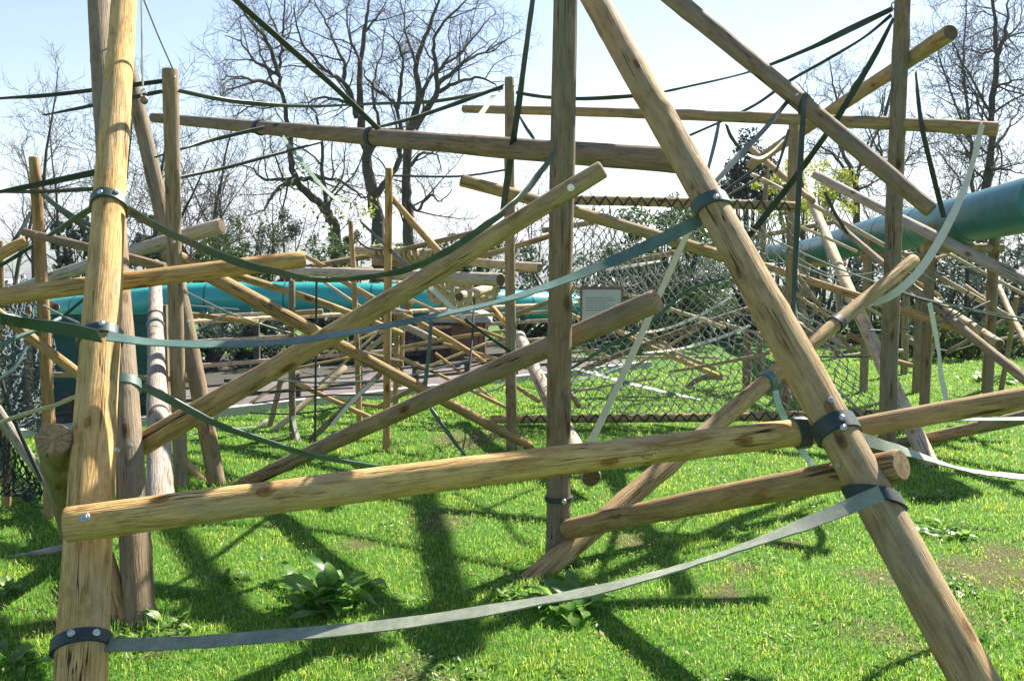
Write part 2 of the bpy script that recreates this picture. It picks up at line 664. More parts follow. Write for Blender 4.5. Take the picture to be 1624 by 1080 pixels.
LG('H3', 'orange-tinted log low on the right with its round sawn end poking past the slanting log',
   (899, 839, 33, 6.2), (1430, 737, 54, 4.5), 'orange', bow=.006)
LG('L6', 'big slanting log leaning from top centre down to the bottom right corner',
   (943, 0, 39, 6.9), (1545, 1080, 79, 3.95), 'tan', ext=(.5, .4), bolts=[(1334, 746, .016), (1324, 645, .016)], bow=.012)
LG('C', 'tall upright post in the centre of the view with a dark band near its foot',
   (898, 0, 37, 6.25), (885, 900, 40, 6.25), 'brown', 'post', 'post', ext=(.6, .12), bolts=[(868, 853, .012)], bow=.006)
LG('D1', 'long smooth log rising rightwards to a bolted end in front of the central post',
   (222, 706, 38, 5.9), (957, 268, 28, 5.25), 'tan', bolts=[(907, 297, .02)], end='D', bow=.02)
LG('D2', 'long brown log rising from the lawn to a sawn end right of the central post',
   (372, 774, 21, 8.4), (1042, 477, 37, 6.15), 'brown', end='L', bow=.012)
LG('D3', 'orange-brown log falling rightwards beneath the rising logs, its low end at the thin centre post',
   (262, 399, 25, 8.45), (842, 709, 15, 10.0), 'orange', bow=.02)
LG('H2', 'stout log crossing behind the thickest leaning log, its cracked end above the green tunnel',
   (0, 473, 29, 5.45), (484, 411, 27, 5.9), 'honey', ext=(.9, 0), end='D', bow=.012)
LG('H2b', 'grey log rising behind the left uprights, its short free end right of the flat-topped post',
   (20, 462, 18, 9.0), (352, 358, 24, 8.45), 'grey', end='D', bolts=[(278, 388, .012)])
LG('T1', 'highest long crossing log running from the flat-topped post to the slanting log',
   (243, 187, 15, 11.6), (1097, 257, 43, 6.95), 'brown', bow=.03, end='D')
LG('T2', 'thin level log crossing the right sky with a long pale strap hung from its end',
   (735, 173, 12.5, 12.0), (1583, 205, 22, 8.95), 'tan', bow=.02, bolts=[(1557, 198, .014)])
LG('R', 'tall dark upright post on the right with straps tied at its top',
   (1432, 0, 23, 9.4), (1406, 728, 28, 9.3), 'brown', 'post', 'post', ext=(.9, .15), bow=.006)
LG('L8', 'free-ended log slanting down from the top edge across the tall right-hand post',
   (1068, 0, 31, 8.7), (1477, 334, 26, 7.4), 'brown', ext=(.9, 0), end='D', bow=.015, bolts=[(1266, 153, .012)])
LG('L11', 'weathered log rising right from the dock plant at the central post across the lower rails',
   (842, 922, 40, 5.98), (1450, 412, 20, 8.85), 'tan', bow=.012, ext=(.05, 0), bolts=[(1330, 515, .014)])
LG('U1', 'log pointing up at the top right with a dark round end against the sky',
   (1190, 262, 14, 13.0), (1508, 52, 27, 8.85), 'tan', end='D', bow=.01)
LG('P8', 'thin upright post left of the central post with cords tied to its top',
   (808, 123, 15, 10.0), (812, 716, 19, 9.95), 'brown', 'post', 'post', ext=(0, .15), bow=.006, bolts=[(801, 604, .012), (815, 137, .012)])
LG('L9', 'log with a rounded end slanting down behind the tall right-hand post to the right edge',
   (1293, 277, 14, 13.3), (1640, 452, 20, 9.9), 'grey', ext=(0, .4), bow=.01)
LG('L10', 'pale sunlit log leaning behind the tall right-hand post with its foot on the lawn',
   (1281, 304, 13, 16.5), (1480, 748, 30, 8.95), 'pale', end='D', bow=.02)
LG('H4', 'brown log sloping low over the lawn to the right edge beneath the pale top-lit log',
   (1374, 714, 15, 10.4), (1624, 661, 23, 8.6), 'brown', ext=(0, .5), bow=.006)
LG('L39', 'short fat prop log with its round sawn end facing up, left of the thickest log',
   (86, 696, 55, 4.65), (124, 878, 34, 6.5), 'brown', ext=(0, .12), bolts=[(59, 716, .014)], bow=.004)
LG('L39b', 'orange-brown stake showing on the grass between the thickest log and the brown upright',
   (166, 880, 28, 5.4), (203, 1010, 30, 5.14), 'orange', ext=(0, .1), bow=0)
LG('L13', 'straight log falling rightwards from the thin post to behind the big slanting log',
   (731, 286, 20, 9.72), (1160, 411, 18, 10.4), 'tan', bow=.012, end='D')
LG('N1', 'level log laced with zigzag rope along the top of the diamond net',
   (872, 317, 15, 11.1), (1266, 328, 15, 11.1), 'tan', bow=.01)
LG('N2', 'level log low over the lawn with the bottom of the diamond net laced to it',
   (778, 665, 13, 11.3), (1616, 651, 15, 10.6), 'tan', bow=.012)
LG('PN', 'dark upright post at the right end of the zigzag-laced log',
   (1259, 190, 16, 11.4), (1241, 672, 16, 11.5), 'brown', 'post', 'post', ext=(0, .1))
LG('L43', 'thin lit log sloping behind the tall right-hand post over the far lawn',
   (1180, 411, 11, 13.0), (1535, 525, 15, 10.8), 'orange', bow=.015)
LG('L44', 'pale log with a dark end, lowest of those slanting down behind the right post',
   (1425, 440, 8, 14), (1585, 546, 16, 10.6), 'pale', end='D')
LG('L45', 'long slim pole above the pale dark-ended log, running down to the right edge',
   (1283, 322, 7, 12.6), (1606, 506, 8.5, 11.4), 'pale')
LG('L46', 'dark pole with a lit upper edge slanting to the right edge just above the lawn',
   (1322, 350, 8, 14), (1640, 612, 17, 9.4), 'brown', ext=(0, .3))
LG('P15', 'dark post at the far right standing in a clump of weeds',
   (1573, 425, 13, 14.2), (1564, 618, 15, 14.2), 'brown', 'post', 'post', ext=(0, .15))
LG('P16', 'thin dark pole leaning beside the weed-ringed far right post',
   (1612, 470, 8, 13.6), (1588, 616, 8, 14.2), 'brown', 'post', 'post', ext=(0, .1))
LG('L47', 'short pale pole slanting at the right edge behind the thin dark pole',
   (1584, 455, 8, 12.6), (1640, 565, 12, 10.4), 'pale', ext=(0, .2))
LG('P14', 'far upright post seen just right of the tall right-hand post',
   (1438, 440, 11, 16.4), (1434, 592, 12, 16.3), 'brown', 'post', 'post', ext=(0, .15))
LG('L48', 'dark log lying against the hedge behind the tall right-hand post',
   (1442, 540, 10, 17), (1480, 563, 10, 16.6), 'brown')
LG('L49', 'short stake with a pale tip lying on the far lawn right of the tall post',
   (1424, 574, 9, 16), (1452, 581, 8, 15.4), 'orange')
LG('L50', 'pale pole with a free end slanting under the conifer toward the laced log',
   (1188, 233, 10, 14), (1290, 320, 10, 12.2), 'tan')
LG('L51', 'thin far pole slanting below the conifer, left of the dark right-hand net post',
   (1192, 277, 7, 15), (1250, 306, 7, 14), 'pale')
LG('P18', 'far grey post with a dark top left of the dark net post',
   (1217, 256, 8, 15.5), (1204, 640, 10, 15.5), 'brown', 'post', 'post', ext=(0, .1))
LG('L14', 'slim horizontal pole behind the net rising to the right under the green shrub',
   (935, 428, 8, 16), (1335, 350, 8, 16), 'tan', bow=.03)
LG('L52', 'slim pole seen just right of the central post under the zigzag-laced log',
   (860, 366, 9, 13), (945, 352, 9, 13), 'brown')

# ------------------------------------------------------------------ the middle distance
LG('P6', 'slim orange-brown post left of the thin centre post with a diagonal strut at its top',
   (617, 267, 12, 9.9), (613, 716, 13, 9.9), 'orange', 'post', 'post', ext=(0, .12), bow=.006)
LG('L15', 'orange strut falling rightwards from the slim orange-brown post',
   (612, 303, 9, 10.0), (702, 406, 12, 9.6), 'orange', bow=.006)
LG('P55', 'short thin post at the left end of the strap-coiled log',
   (556, 351, 8, 11.4), (570, 682, 10, 11.2), 'tan', 'post', 'post', ext=(0, .12))
LG('P46', 'thin post with a strip of pale strap at its foot on the lawn',
   (463, 445, 10, 10.6), (465, 699, 11, 10.5), 'brown', 'post', 'post', ext=(0, .12))
LG('P65', 'far slim post close behind the slim orange-brown post',
   (630, 470, 9, 13.0), (627, 648, 9, 12.7), 'tan', 'post', 'post', ext=(0, .12))
LG('P68', 'rail-thin post with a lit edge behind the slim orange-brown post',
   (640, 500, 6, 14.2), (634, 632, 6, 13.8), 'orange', 'post', 'post', ext=(0, .12))
LG('L16', 'log wound with coils of hose in the middle of the climbing frame',
   (566, 396, 12, 12.0), (856, 425, 16, 10.1), 'pale', bow=.01)
LG('L17', 'thick level log over the green tunnel, its round end near the thin centre post',
   (436, 430, 13, 11.8), (794, 444, 21, 8.9), 'grey', end='D', bow=.012)
LG('L18', 'short dark beam under the strap-coiled log',
   (591, 413, 14, 11.6), (690, 420, 14, 11.6), 'brown', end='D')
LG('L19', 'stub of log with a dark round end below the woven hammock',
   (728, 471, 16, 9.2), (778, 456, 15, 10.2), 'pale', end='D')
LG('L20', 'thin lit pole slanting behind the thin centre post under the log stub',
   (762, 468, 8, 11.2), (808, 520, 9, 10.6), 'honey')
LG('L21', 'pale silver log leaning behind the central post with its round end just above the grass',
   (824, 533, 18, 12.3), (938, 757, 33, 7.9), 'grey', end='D', bow=.012)
LG('L22', 'knobbly thin log falling rightwards in front of the brown shed',
   (640, 500, 9, 12.4), (800, 600, 9, 11.6), 'orange', bow=.03)
LG('L53', 'thin pole falling rightwards to the thin centre post in front of the shed',
   (703, 545, 6, 12.4), (836, 583, 7, 11.6), 'tan')
LG('L23', 'pale far rail level with the bottom of the green tunnel',
   (655, 507, 5.5, 15), (880, 494, 5.5, 15), 'pale')
LG('L54', 'long thin rail rising to the right in front of the shed roof',
   (590, 563, 6, 13.2), (808, 524, 6, 13.2), 'tan', bow=.03)
LG('L24', 'bright sunlit pole rising rightwards over the far lawn beside the path',
   (422, 694, 11, 10.9), (548, 582, 10, 11.8), 'pale')
LG('L25', 'dark leaning stake crossing the bright sunlit pole',
   (424, 690, 9, 11.2), (446, 600, 9, 11.2), 'brown')
LG('L26', 'low thin log with sunlit patches falling rightwards across the bright pole',
   (466, 605, 8, 11.3), (600, 668, 8, 11.0), 'tan')
LG('L27', 'dark pole with a pale strap along its side rising from the lawn',
   (487, 702, 10, 10.5), (604, 592, 9, 10.6), 'brown')
LG('L55', 'short low rail with lit top left of the slim orange-brown post',
   (572, 641, 6, 12.0), (612, 646, 6, 12.0), 'orange')
LG('L56', 'thin low rail resting between the far posts just above the lawn',
   (524, 630, 5, 12.4), (566, 640, 5, 12.2), 'tan')
LG('L57', 'grey pole rising rightwards on the lawn left of the dark leaning stake',
   (380, 706, 9, 11.0), (424, 666, 8, 11.3), 'grey')
LG('L58', 'thin dark pole crossing low behind the slim orange-brown post',
   (600, 646, 8, 11.8), (676, 606, 8, 11.8), 'brown')
LG('L28', 'narrow rail above the bright sunlit pole',
   (467, 585, 4.5, 12.0), (560, 566, 4.5, 12.2), 'tan')
LG('L30', 'sunlit log with a blunt end running right from the dark leaning post below the tunnel',
   (280, 496, 8, 11.0), (410, 512, 10, 10.8), 'honey')
LG('L59', 'thin pale pole directly below the green tunnel on the left',
   (60, 507, 5, 14), (430, 497, 5, 14), 'pale')
LG('L31', 'long grey log falling rightwards in front of the green tunnel',
   (365, 435, 13, 11.2), (640, 530, 9, 12.2), 'tan', bow=.02)
LG('L32', 'short orange peg of log right of the cracked log end',
   (478, 403, 7, 11.8), (514, 422, 7, 11.6), 'orange')
LG('L33', 'dark thin log rising to the left end of the strap-coiled log',
   (470, 428, 9, 11.6), (596, 404, 10, 12.2), 'brown')
LG('L34', 'thin log rising rightwards behind the orange strut',
   (640, 396, 8, 11.2), (812, 354, 9, 11.4), 'brown')
LG('L60', 'thin log rising behind the long smooth log to the thin centre post',
   (740, 413, 9, 12.2), (880, 372, 9, 12.0), 'tan')
LG('L61', 'bare far beam seen under the level log at the left end of the coils',
   (540, 428, 8, 13.2), (592, 428, 8, 13.2), 'honey')
LG('L62', 'short pale rail in front of the green tunnel right of the thin post',
   (466, 497, 9, 12.2), (512, 494, 9, 12.2), 'tan')
LG('L63', 'pole falling rightwards over the bright top of the tunnel',
   (540, 443, 9, 12.4), (600, 478, 9, 12.0), 'tan')
LG('L64', 'stub of grey log with a sawn face behind the slim orange-brown post',
   (622, 492, 11, 13), (650, 498, 11, 12.4), 'grey')
LG('L65', 'steep dark stub with two sawn ends above the grey stub',
   (632, 506, 12, 13.2), (652, 478, 12, 12.8), 'brown')
LG('L66', 'grey beam angled down to the knobbly thin log in front of the shed',
   (630, 512, 11, 12.8), (690, 540, 12, 12.4), 'grey')
LG('L67', 'short log with a sawn face lying at the joint of the long orange-brown log',
   (576, 560, 9, 11.4), (634, 577, 13, 10.6), 'brown')
LG('L68', 'white weathered pole rising behind the long rising logs left of the slim post',
   (570, 566, 8, 13), (612, 532, 8, 13), 'grey')
LG('L69', 'thin brown pole rising behind the rising log to the thin centre post',
   (812, 500, 8, 12.4), (872, 478, 8, 12.4), 'brown')
LG('L70', 'narrow pole with a lit top behind the thin centre post, low over the lawn',
   (818, 612, 7, 11.4), (856, 637, 8, 11.2), 'tan')
LG('L71', 'tiny stake end showing on the grass right of the central post',
   (896, 606, 9, 11.6), (918, 645, 9, 11.2), 'brown')

# more of the tangle
LG('M1', 'slim pale pole under the long pole, seen right of the dark net post', (1256, 462, 5, 13.2), (1330, 512, 6, 12.8), 'honey')
LG('M2', 'tiny lit pole lying on the slim pale pole right of the dark net post', (1284, 481, 3.5, 13.8), (1332, 502, 4, 13.6), 'pale')
LG('M3', 'pale pole seen low between the big slanting log and the weathered rising log', (1248, 489, 4.5, 13.2), (1318, 521, 5, 13), 'pale')
LG('M4', 'dark pole rising steeply behind the net post on the right', (1262, 566, 6, 13.6), (1302, 470, 6, 13.8), 'brown')
LG('M5', 'slender pole crossing the far hedge just right of the tall right-hand post', (1440, 420, 5, 14), (1530, 398, 5, 14.4), 'tan')
LG('M6', 'thin pale pole slanting through the shade at the far right', (1530, 452, 5, 13.4), (1620, 520, 6, 12.6), 'pale')
LG('M7', 'narrow brown pole rising rightwards at the far right above the weeds', (1500, 560, 6, 13.8), (1612, 498, 6, 13.8), 'brown')
LG('M8', 'lit stake leaning left on the far lawn behind the white twisting strap', (1462, 590, 6, 14.6), (1490, 528, 6, 14.8), 'tan')
LG('M9', 'grey pole lying almost level behind the foot of the pale leaning log', (1330, 566, 6, 14.6), (1432, 556, 6, 14.8), 'grey')
LG('M10', 'pole slanting from the net post down to the far lawn behind the rising log', (1262, 430, 6, 13.4), (1352, 560, 7, 13), 'tan')
LG('M11', 'thin pole rising rightwards behind the notice', (884, 520, 5, 13.6), (1010, 452, 5, 13.8), 'tan')
LG('M12', 'thin pole falling rightwards under the green shrub to the big slanting log', (960, 455, 5, 13.8), (1150, 520, 6, 13.4), 'pale')
LG('M13', 'slender pole crossing the right half of the net low down', (1060, 590, 5, 13.6), (1220, 560, 6, 13.4), 'tan')
LG('M14', 'slim far pole rising left of the slim orange-brown post', (506, 610, 5, 12.4), (606, 520, 5, 12.6), 'pale')
LG('M15', 'slim far pole falling right between the slim and thin posts', (622, 560, 5, 12.4), (806, 648, 6, 11.8), 'tan')
LG('M16', 'thin pole rising from the lawn to the thin centre post behind the orange-brown log', (700, 640, 6, 11.8), (806, 560, 6, 11.9), 'brown')
LG('M17', 'pale thin pole over the path left of the bright sunlit pole', (396, 640, 5, 12.4), (474, 590, 5, 12.6), 'pale')
LG('M18', 'thin pole above the shed roof slanting to the thin centre post', (640, 470, 5, 13.4), (806, 540, 6, 12.6), 'tan')
CD('pale cord sagging across the shaded gap at the right, uppermost', [(1440, 396, 11.6), (1500, 420, 11.6), (1560, 424, 11.6), (1630, 410, 11.6)], ROPE, .008)
CD('dark cord fanning up from the pale dark-ended log, left of two', [(1500, 502, 10.8), (1520, 482, 10.9), (1536, 462, 11)], ROPE_D, .009)
CD('dark cord fanning up from the pale dark-ended log, right of two', [(1506, 506, 10.8), (1530, 488, 10.9), (1548, 470, 11)], ROPE_D, .009)
CD('blue cord swinging low behind the tall right-hand post', [(1380, 524, 10.4), (1432, 523, 10.4), (1500, 508, 10.6), (1570, 478, 10.8)], S['blue'], .011)
CD('pale cord with a tied end hanging under the pale leaning log', [(1252, 486, 12), (1276, 505, 12), (1296, 512, 12)], ROPE, .009)
CD('dark cord crossing the shed front from the slim post', [(622, 566, 11), (690, 590, 11), (770, 575, 11), (808, 560, 10.6)], ROPE_D, .01)
CD('olive cord sagging in front of the shed', [(618, 604, 11), (680, 588, 11), (756, 568, 11)], ROPE, .012)
CD('dark cord low over the path left of the slim orange-brown post', [(400, 640, 10.6), (500, 628, 10.6), (608, 626, 10.4)], ROPE_D, .01)
CD('thin pale cord rising left behind the diamond net', [(884, 552, 12), (950, 540, 12), (1010, 506, 12.2)], ROPE, .008)
CD('thin cord looping under the big slanting log beyond the net', [(1120, 470, 12), (1180, 500, 12), (1250, 492, 12.2)], ROPE, .008)
CD('dark cord from the woven hammock down to the long brown log', [(752, 470, 10), (750, 520, 9.6), (744, 590, 9.2)], ROPE_D, .011)
CD('slack dark cord under the coiled log at its left end', [(558, 372, 11.4), (580, 392, 11.4), (606, 396, 11.6)], ROPE_D, .012)

LG('N3', 'sunlit thin pole crossing the shaded hedge left of the tall right-hand post', (1300, 440, 5, 13.6), (1400, 502, 6, 13), 'pale')
LG('N4', 'sunlit thin pole falling from the tall right-hand post toward the white strap', (1418, 428, 5, 13.2), (1492, 470, 5, 13), 'honey')
LG('N5', 'upper of two pale poles crossing the far right behind the slanting dark pole', (1500, 400, 5, 13.6), (1630, 470, 6, 12.6), 'pale')
LG('N6', 'pale pole lying in front of the hedge at the far right, below the tunnel trestle', (1540, 545, 5, 14.8), (1640, 528, 5, 14.8), 'pale')
LG('N7', 'thin leaning pole rising to the left end of the right-hand tunnel', (1216, 520, 5, 14.4), (1262, 420, 5, 14.8), 'tan')
LG('N8', 'pale thin pole falling rightwards between the net post and the pale leaning log', (1270, 360, 4.5, 14), (1360, 400, 5, 13.6), 'pale')
LG('N9', 'pale thin pole low behind the left half of the diamond net', (905, 622, 4.5, 13.4), (1040, 600, 4.5, 13.6), 'pale')
LG('N10', 'sunlit thin pole rising rightwards behind the middle of the net', (1000, 585, 4.5, 13.8), (1110, 520, 4.5, 14), 'pale')
LG('N11', 'sunlit thin pole crossing in front of the shed door', (660, 590, 4.5, 13), (770, 545, 4.5, 13.2), 'pale')
LG('N12', 'pale thin pole falling to the lawn left of the thin centre post', (690, 560, 4.5, 12.6), (790, 640, 5, 12), 'honey')
LG('N13', 'pale thin pole crossing the tunnel left of the slim orange-brown post', (512, 446, 4.5, 13), (604, 508, 5, 12.6), 'pale')
LG('N14', 'pale thin pole rising to the knot of stubs behind the slim orange-brown post', (520, 560, 4.5, 12.8), (640, 506, 4.5, 13), 'pale')
CD('white cord falling from the pale leaning log to the far lawn', [(1300, 360, 12), (1320, 440, 12), (1330, 520, 12)], ROPE, .009)
CD('white cord sagging from the net post to the tall right-hand post', [(1252, 400, 11.2), (1320, 436, 11), (1408, 430, 10)], ROPE, .008)
CD('white cord falling right from the tall right-hand post to the dark weeds post', [(1420, 400, 10), (1490, 450, 11.6), (1566, 470, 14)], ROPE, .009)
CD('white cord sagging low between the far right posts', [(1436, 530, 15), (1500, 556, 14.6), (1562, 540, 14)], ROPE, .011)
CD('white cord looping across the net from the notice', [(905, 470, 12), (990, 505, 12), (1090, 470, 12.4)], ROPE, .008)
CD('white cord crossing low behind the thin centre post', [(700, 610, 11.4), (770, 622, 11.4), (812, 604, 10.2)], ROPE, .009)
CD('white cord strung over the path from the slim orange-brown post', [(480, 590, 11), (550, 600, 10.8), (610, 580, 10)], ROPE, .009)

# two logs of the frame above the picture: only their shadows reach it
def above(label, a, b, d):
    a, b = Vector(a), Vector(b)
    ax = (b - a).normalized()
    m = log_mesh((b - a).length, d / 2, d / 2, 991 + int(a.x * 10), 20, 24, .01)
    o = m.build('log', [W['tan'], END_L])
    x = ax.orthogonal().normalized()
    M = Matrix((x, ax.cross(x), ax)).transposed().to_4x4()
    M.translation = a
    o.matrix_basis = M
    tag(o, label, 'log', 'logs of the climbing frame')
above('log of the upper frame high above the tall right-hand post', (3.75, 13.9, 6.3), (3.35, 8.9, 4.95), .2)
above('log of the upper frame high above the slanting log', (1.1, 11.9, 5.3), (2.45, 9.3, 5.2), .15)

# behind the diamond net
LG('B1', 'lit pole falling rightwards behind the diamond net', (975, 524, 7, 14), (1142, 598, 9, 13.6), 'honey')
LG('B2', 'thinner twin of the lit pole lying just above it behind the net', (990, 526, 5, 14.4), (1136, 586, 6, 14.2), 'pale')
LG('B3', 'silver pole behind the upper right of the net', (1058, 491, 6.5, 14.6), (1212, 532, 7, 14.2), 'grey')
LG('B4', 'brown pole rising rightwards across the middle of the net', (915, 590, 8, 13.6), (1190, 489, 10, 14), 'brown', bow=.02)
LG('B5', 'level pale rail low behind the net', (890, 569, 4.5, 15), (1140, 567, 4.5, 15), 'pale')
LG('B6', 'short pole falling from the central post behind the net', (900, 545, 5, 15), (972, 568, 5, 14.6), 'honey')
LG('B7', 'steep thin pole crossing the lit pole behind the net', (1012, 508, 4.5, 14.8), (1074, 560, 4.5, 14.4), 'orange')
LG('P11', 'post standing behind the right side of the diamond net', (1186, 525, 13, 14.2), (1184, 616, 13, 14.2), 'brown', 'post', 'post', ext=(0, .12))
LG('B8', 'dark branch lying on the lawn behind the net', (1086, 618, 7, 14.6), (1146, 598, 12, 14.2), 'brown', bow=.05)
LG('B9', 'long pole falling rightwards beside the notice behind the net', (880, 446, 6, 13.4), (1026, 492, 6, 13.8), 'pale')
LG('B10', 'thin pole below the notice falling rightwards', (896, 494, 6, 13), (950, 520, 6, 13), 'honey')
LG('B11', 'far pole crossing under the slanting log on the right', (1196, 463, 7, 14), (1330, 560, 8, 13), 'tan')
LG('B12', 'far rail with dark spots under the pale weathered rising log', (1250, 505, 7, 14.6), (1352, 552, 8, 13.6), 'grey')
LG('B13', 'thin brown pole rising toward the band of the weathered rising log', (1274, 534, 6, 13.6), (1330, 508, 8, 13), 'brown')
LG('B14', 'short lit pole behind the foot of the pale leaning log', (1345, 530, 9, 13), (1402, 560, 9, 12.4), 'tan')

# ------------------------------------------------------------------ the left edge
LG('P5', 'upright post near the left edge holding the end of a horizontal log',
   (54, 249, 16, 7.3), (73, 705, 20, 7.3), 'orange', 'post', 'post', ext=(0, .9), bolts=[(66, 441, .01)])
LG('P82', 'thin orange post with bands beside the left rope net',
   (73, 515, 8, 9.9), (86, 700, 8, 9.9), 'orange', 'post', 'post', ext=(0, .1))
LG('L36', 'log falling rightwards from the left-edge post behind the thickest log',
   (36, 368, 13, 7.15), (262, 425, 16, 7.0), 'brown', bolts=[(61, 371, .008)])
LG('L37', 'bright yellow sunlit log coming in from the left edge',
   (-40, 428, 17, 6.9), (42, 382, 17, 6.95), 'honey', ext=(.2, 0))
LG('L38', 'orange log falling rightwards in front of the left rope net',
   (-12, 490, 15, 6.5), (140, 606, 16, 6.6), 'orange', ext=(.2, 0))
LG('L40', 'rounded grey log end lying low over the grass at the left edge',
   (8, 887, 11, 6.35), (116, 867, 14, 6.4), 'grey')
LG('L41', 'grey pole slanting along the lower edge of the left rope net',
   (-20, 625, 15, 7.0), (76, 768, 18, 7.05), 'grey', ext=(.2, 0))
LG('L42', 'short pinkish post at the left edge below the rope net',
   (4, 560, 13, 7.6), (9, 786, 15, 7.6), 'orange', 'post', 'post', ext=(0, .2))
LG('L80', 'hollow-ended log poking out above the left rope net',
   (42, 470, 12, 9.6), (88, 488, 14, 9.0), 'orange', end='D')
LG('P0', 'upright post standing just outside the left edge with straps tied to it', (-140, 60, 30, 7.85), (-134, 820, 32, 7.85), 'brown', 'post', 'post', ext=(.6, .1))
LG('P3', 'stump of post at the far left edge above the town roofs',
   (2, 382, 9, 9), (4, 470, 9, 9), 'tan', 'post', 'post', ext=(0, 1))
LG('L81', 'level rail behind the left posts against the green screen',
   (76, 594, 9, 10.2), (300, 603, 9, 10.4), 'brown')
LG('L82', 'stub of orange log at the foot of the dark leaning post',
   (296, 735, 13, 8.9), (334, 778, 15, 8.4), 'orange')

# ------------------------------------------------------------------ straps bolted round the near logs
s = ST('grey-green hose strap sagging low across the whole foreground',
       [(168, 1022, 20, 4.09), (270, 1020, 19, 3.98), (400, 1011, 18.5, 3.95), (640, 988, 17, 3.95), (900, 945, 14, 3.98),
        (1030, 914, 10, 4.02), (1130, 884, 8, 4.08), (1210, 856, 13, 4.12), (1290, 826, 20, 4.16), (1398, 782, 26, 4.2)], 'worn', .07, 12)
band('L1', 128, 1021, .056, S['dark'], s, .05, rivets=[(115, 1019), (148, 1018)])
band('L6', 1392, 790, .068, S['dark'], s, -.62)
s = ST('teal hose strap swinging from the thickest log across to the slanting log',
       [(170, 533, 15, 4.95), (240, 543, 11, 5.0), (330, 546, 10, 5.05), (440, 543, 9, 5.08), (540, 530, 8, 5.15), (680, 503, 7, 5.3), (800, 476, 7, 5.45),
        (905, 441, 12, 5.65), (1000, 402, 17, 5.75), (1070, 370, 20, 5.75), (1128, 338, 20, 5.75)], 'teal', .075, 10)
band('L6', 1118, 336, .08, S['green'], s, -.2, rivets=[(1143, 330)])
s = ST('dark hose strap from the left edge to the middle of the thickest log',
       [(-180, 462, 16, 7.7), (-30, 498, 17, 5.2), (40, 512, 17, 5.1), (110, 523, 20, 5.0), (158, 533, 19, 4.93)], 'green', .07)
band('L1', 165, 533, .055, S['green'], s, .12, rivets=[(160, 529)])
s = ST('dark green hose strap falling from the thickest log, then lifting to the central post',
       [(203, 333, 13, 5.75), (250, 360, 11, 5.7), (300, 384, 9, 5.6), (375, 415, 12, 5.45), (440, 432, 8, 5.45), (505, 444, 5, 5.3), (580, 440, 6, 5.25), (650, 426, 8, 5.2),
        (712, 397, 9, 5.12), (770, 358, 10, 5.12), (806, 330, 8, 5.3), (838, 298, 8, 5.6), (877, 247, 8, 6.1)], 'green', .06, 12)
band('L1', 176, 320, .06, S['green'], s, -.1, rivets=[(160, 318), (183, 318)])
ST('short green hose strap from the thickest log down to the left-edge log',
   [(160, 322, 9, 5.9), (125, 343, 8, 6.2), (100, 360, 7, 6.5), (78, 374, 5, 6.95)], 'green', .05)
s = ST('thin hose strap drooping from the brown upright post behind the foreground log',
       [(226, 612, 13, 5.3), (287, 643, 11, 5.35), (350, 675, 9, 5.5), (420, 699, 8, 5.7), (495, 722, 7, 6.0), (610, 742, 5, 6.5)], 'blue', .055)
band('L2', 206, 611, .06, S['teal'], s, -.15)
band('L5', 257, 517, .06, S['blue'], LOGS['L5']['o'], -.05, name='band')
band('L5', 254, 503, .012, RUST, LOGS['L5']['o'], -.05, name='band')
band('C', 886, 790, .03, S['dark'], LOGS['C']['o'], 0, name='band', rivets=[(893, 790)])
s = LOGS['L6']['o']
band('L6', 1322, 684, .085, S['dark'], s, -.05, rivets=[(1340, 676), (1343, 692)])
band('H1', 1268, 690, .06, S['green'], LOGS['H1']['o'], .1)
ST('strap running right over the grass from the wrapped slanting log to the right edge',
   [(1350, 690, 18, 4.6), (1400, 706, 17, 4.75), (1450, 720, 11, 4.95), (1495, 735, 5, 5.15), (1530, 745, 4, 5.3), (1575, 752, 7, 5.45), (1640, 758, 8, 5.6)], 'worn', .06, 10)
ST('thin pale strap crossing the brown low log at the right edge', [(1478, 664, 3, 7.8), (1540, 665, 4, 7.6), (1640, 664, 4.5, 7.4)], 'sage', .05)
# pale straps
ST('long white strap hanging in a deep curve from the end of the thin level log',
   [(1557, 199, 7, 8.8), (1545, 250, 7, 8.75), (1525, 310, 10, 8.65), (1495, 372, 12, 8.55), (1460, 427, 12, 8.5), (1425, 461, 12, 8.5), (1395, 477, 11, 8.55), (1365, 485, 6, 8.6), (1337, 487, 2.5, 8.7)], 'cream', .07, 10)
ST('straight cream strap from the slanting log down to the foreground log',
   [(1094, 362, 8, 6.1), (1040, 480, 9, 6.6), (990, 590, 10, 6.6), (932, 712, 11, 6.6)], 'cream', .05)
ST('pale strap hanging from the weathered rising log behind the foreground log',
   [(1230, 620, 8, 7.4), (1236, 645, 10, 7.4), (1262, 700, 10, 7.5), (1292, 742, 8, 7.6)], 'sage', .06)
band('L11', 1223, 609, .06, S['blue'], LOGS['L11']['o'], -.1, name='band')
band('L11', 1333, 517, .07, S['dark'], LOGS['L11']['o'], -.1, name='band')
ST('narrow white strap twisting down to the far right lawn',
   [(1474, 480, 6, 10.2), (1482, 520, 7, 10.2), (1489, 560, 5, 10.2), (1492, 592, 7, 10.2), (1502, 640, 8, 10.1)], 'cream', .055)
ST('white strap with dark bars slanting under the woven hammock',
   [(678, 452, 7, 9.3), (704, 476, 8, 9.25), (737, 506, 6, 9.2)], 'cream', .05)
ST('dark strap falling on from the white barred strap to the thin centre post',
   [(737, 506, 5, 9.2), (772, 532, 4, 9.3), (815, 562, 4, 9.6)], 'dark', .04)
ST('white strap beside the thin post top above the highest crossing log',
   [(735, 214, 6, 9.0), (760, 185, 7, 9.4), (783, 152, 6, 9.8)], 'cream', .05)
ST('pale strap trailing below the highest crossing log over the left trees',
   [(448, 217, 5, 9.4), (475, 252, 5, 9.6), (510, 295, 5, 9.9), (545, 327, 3, 10.2)], 'sage', .045)
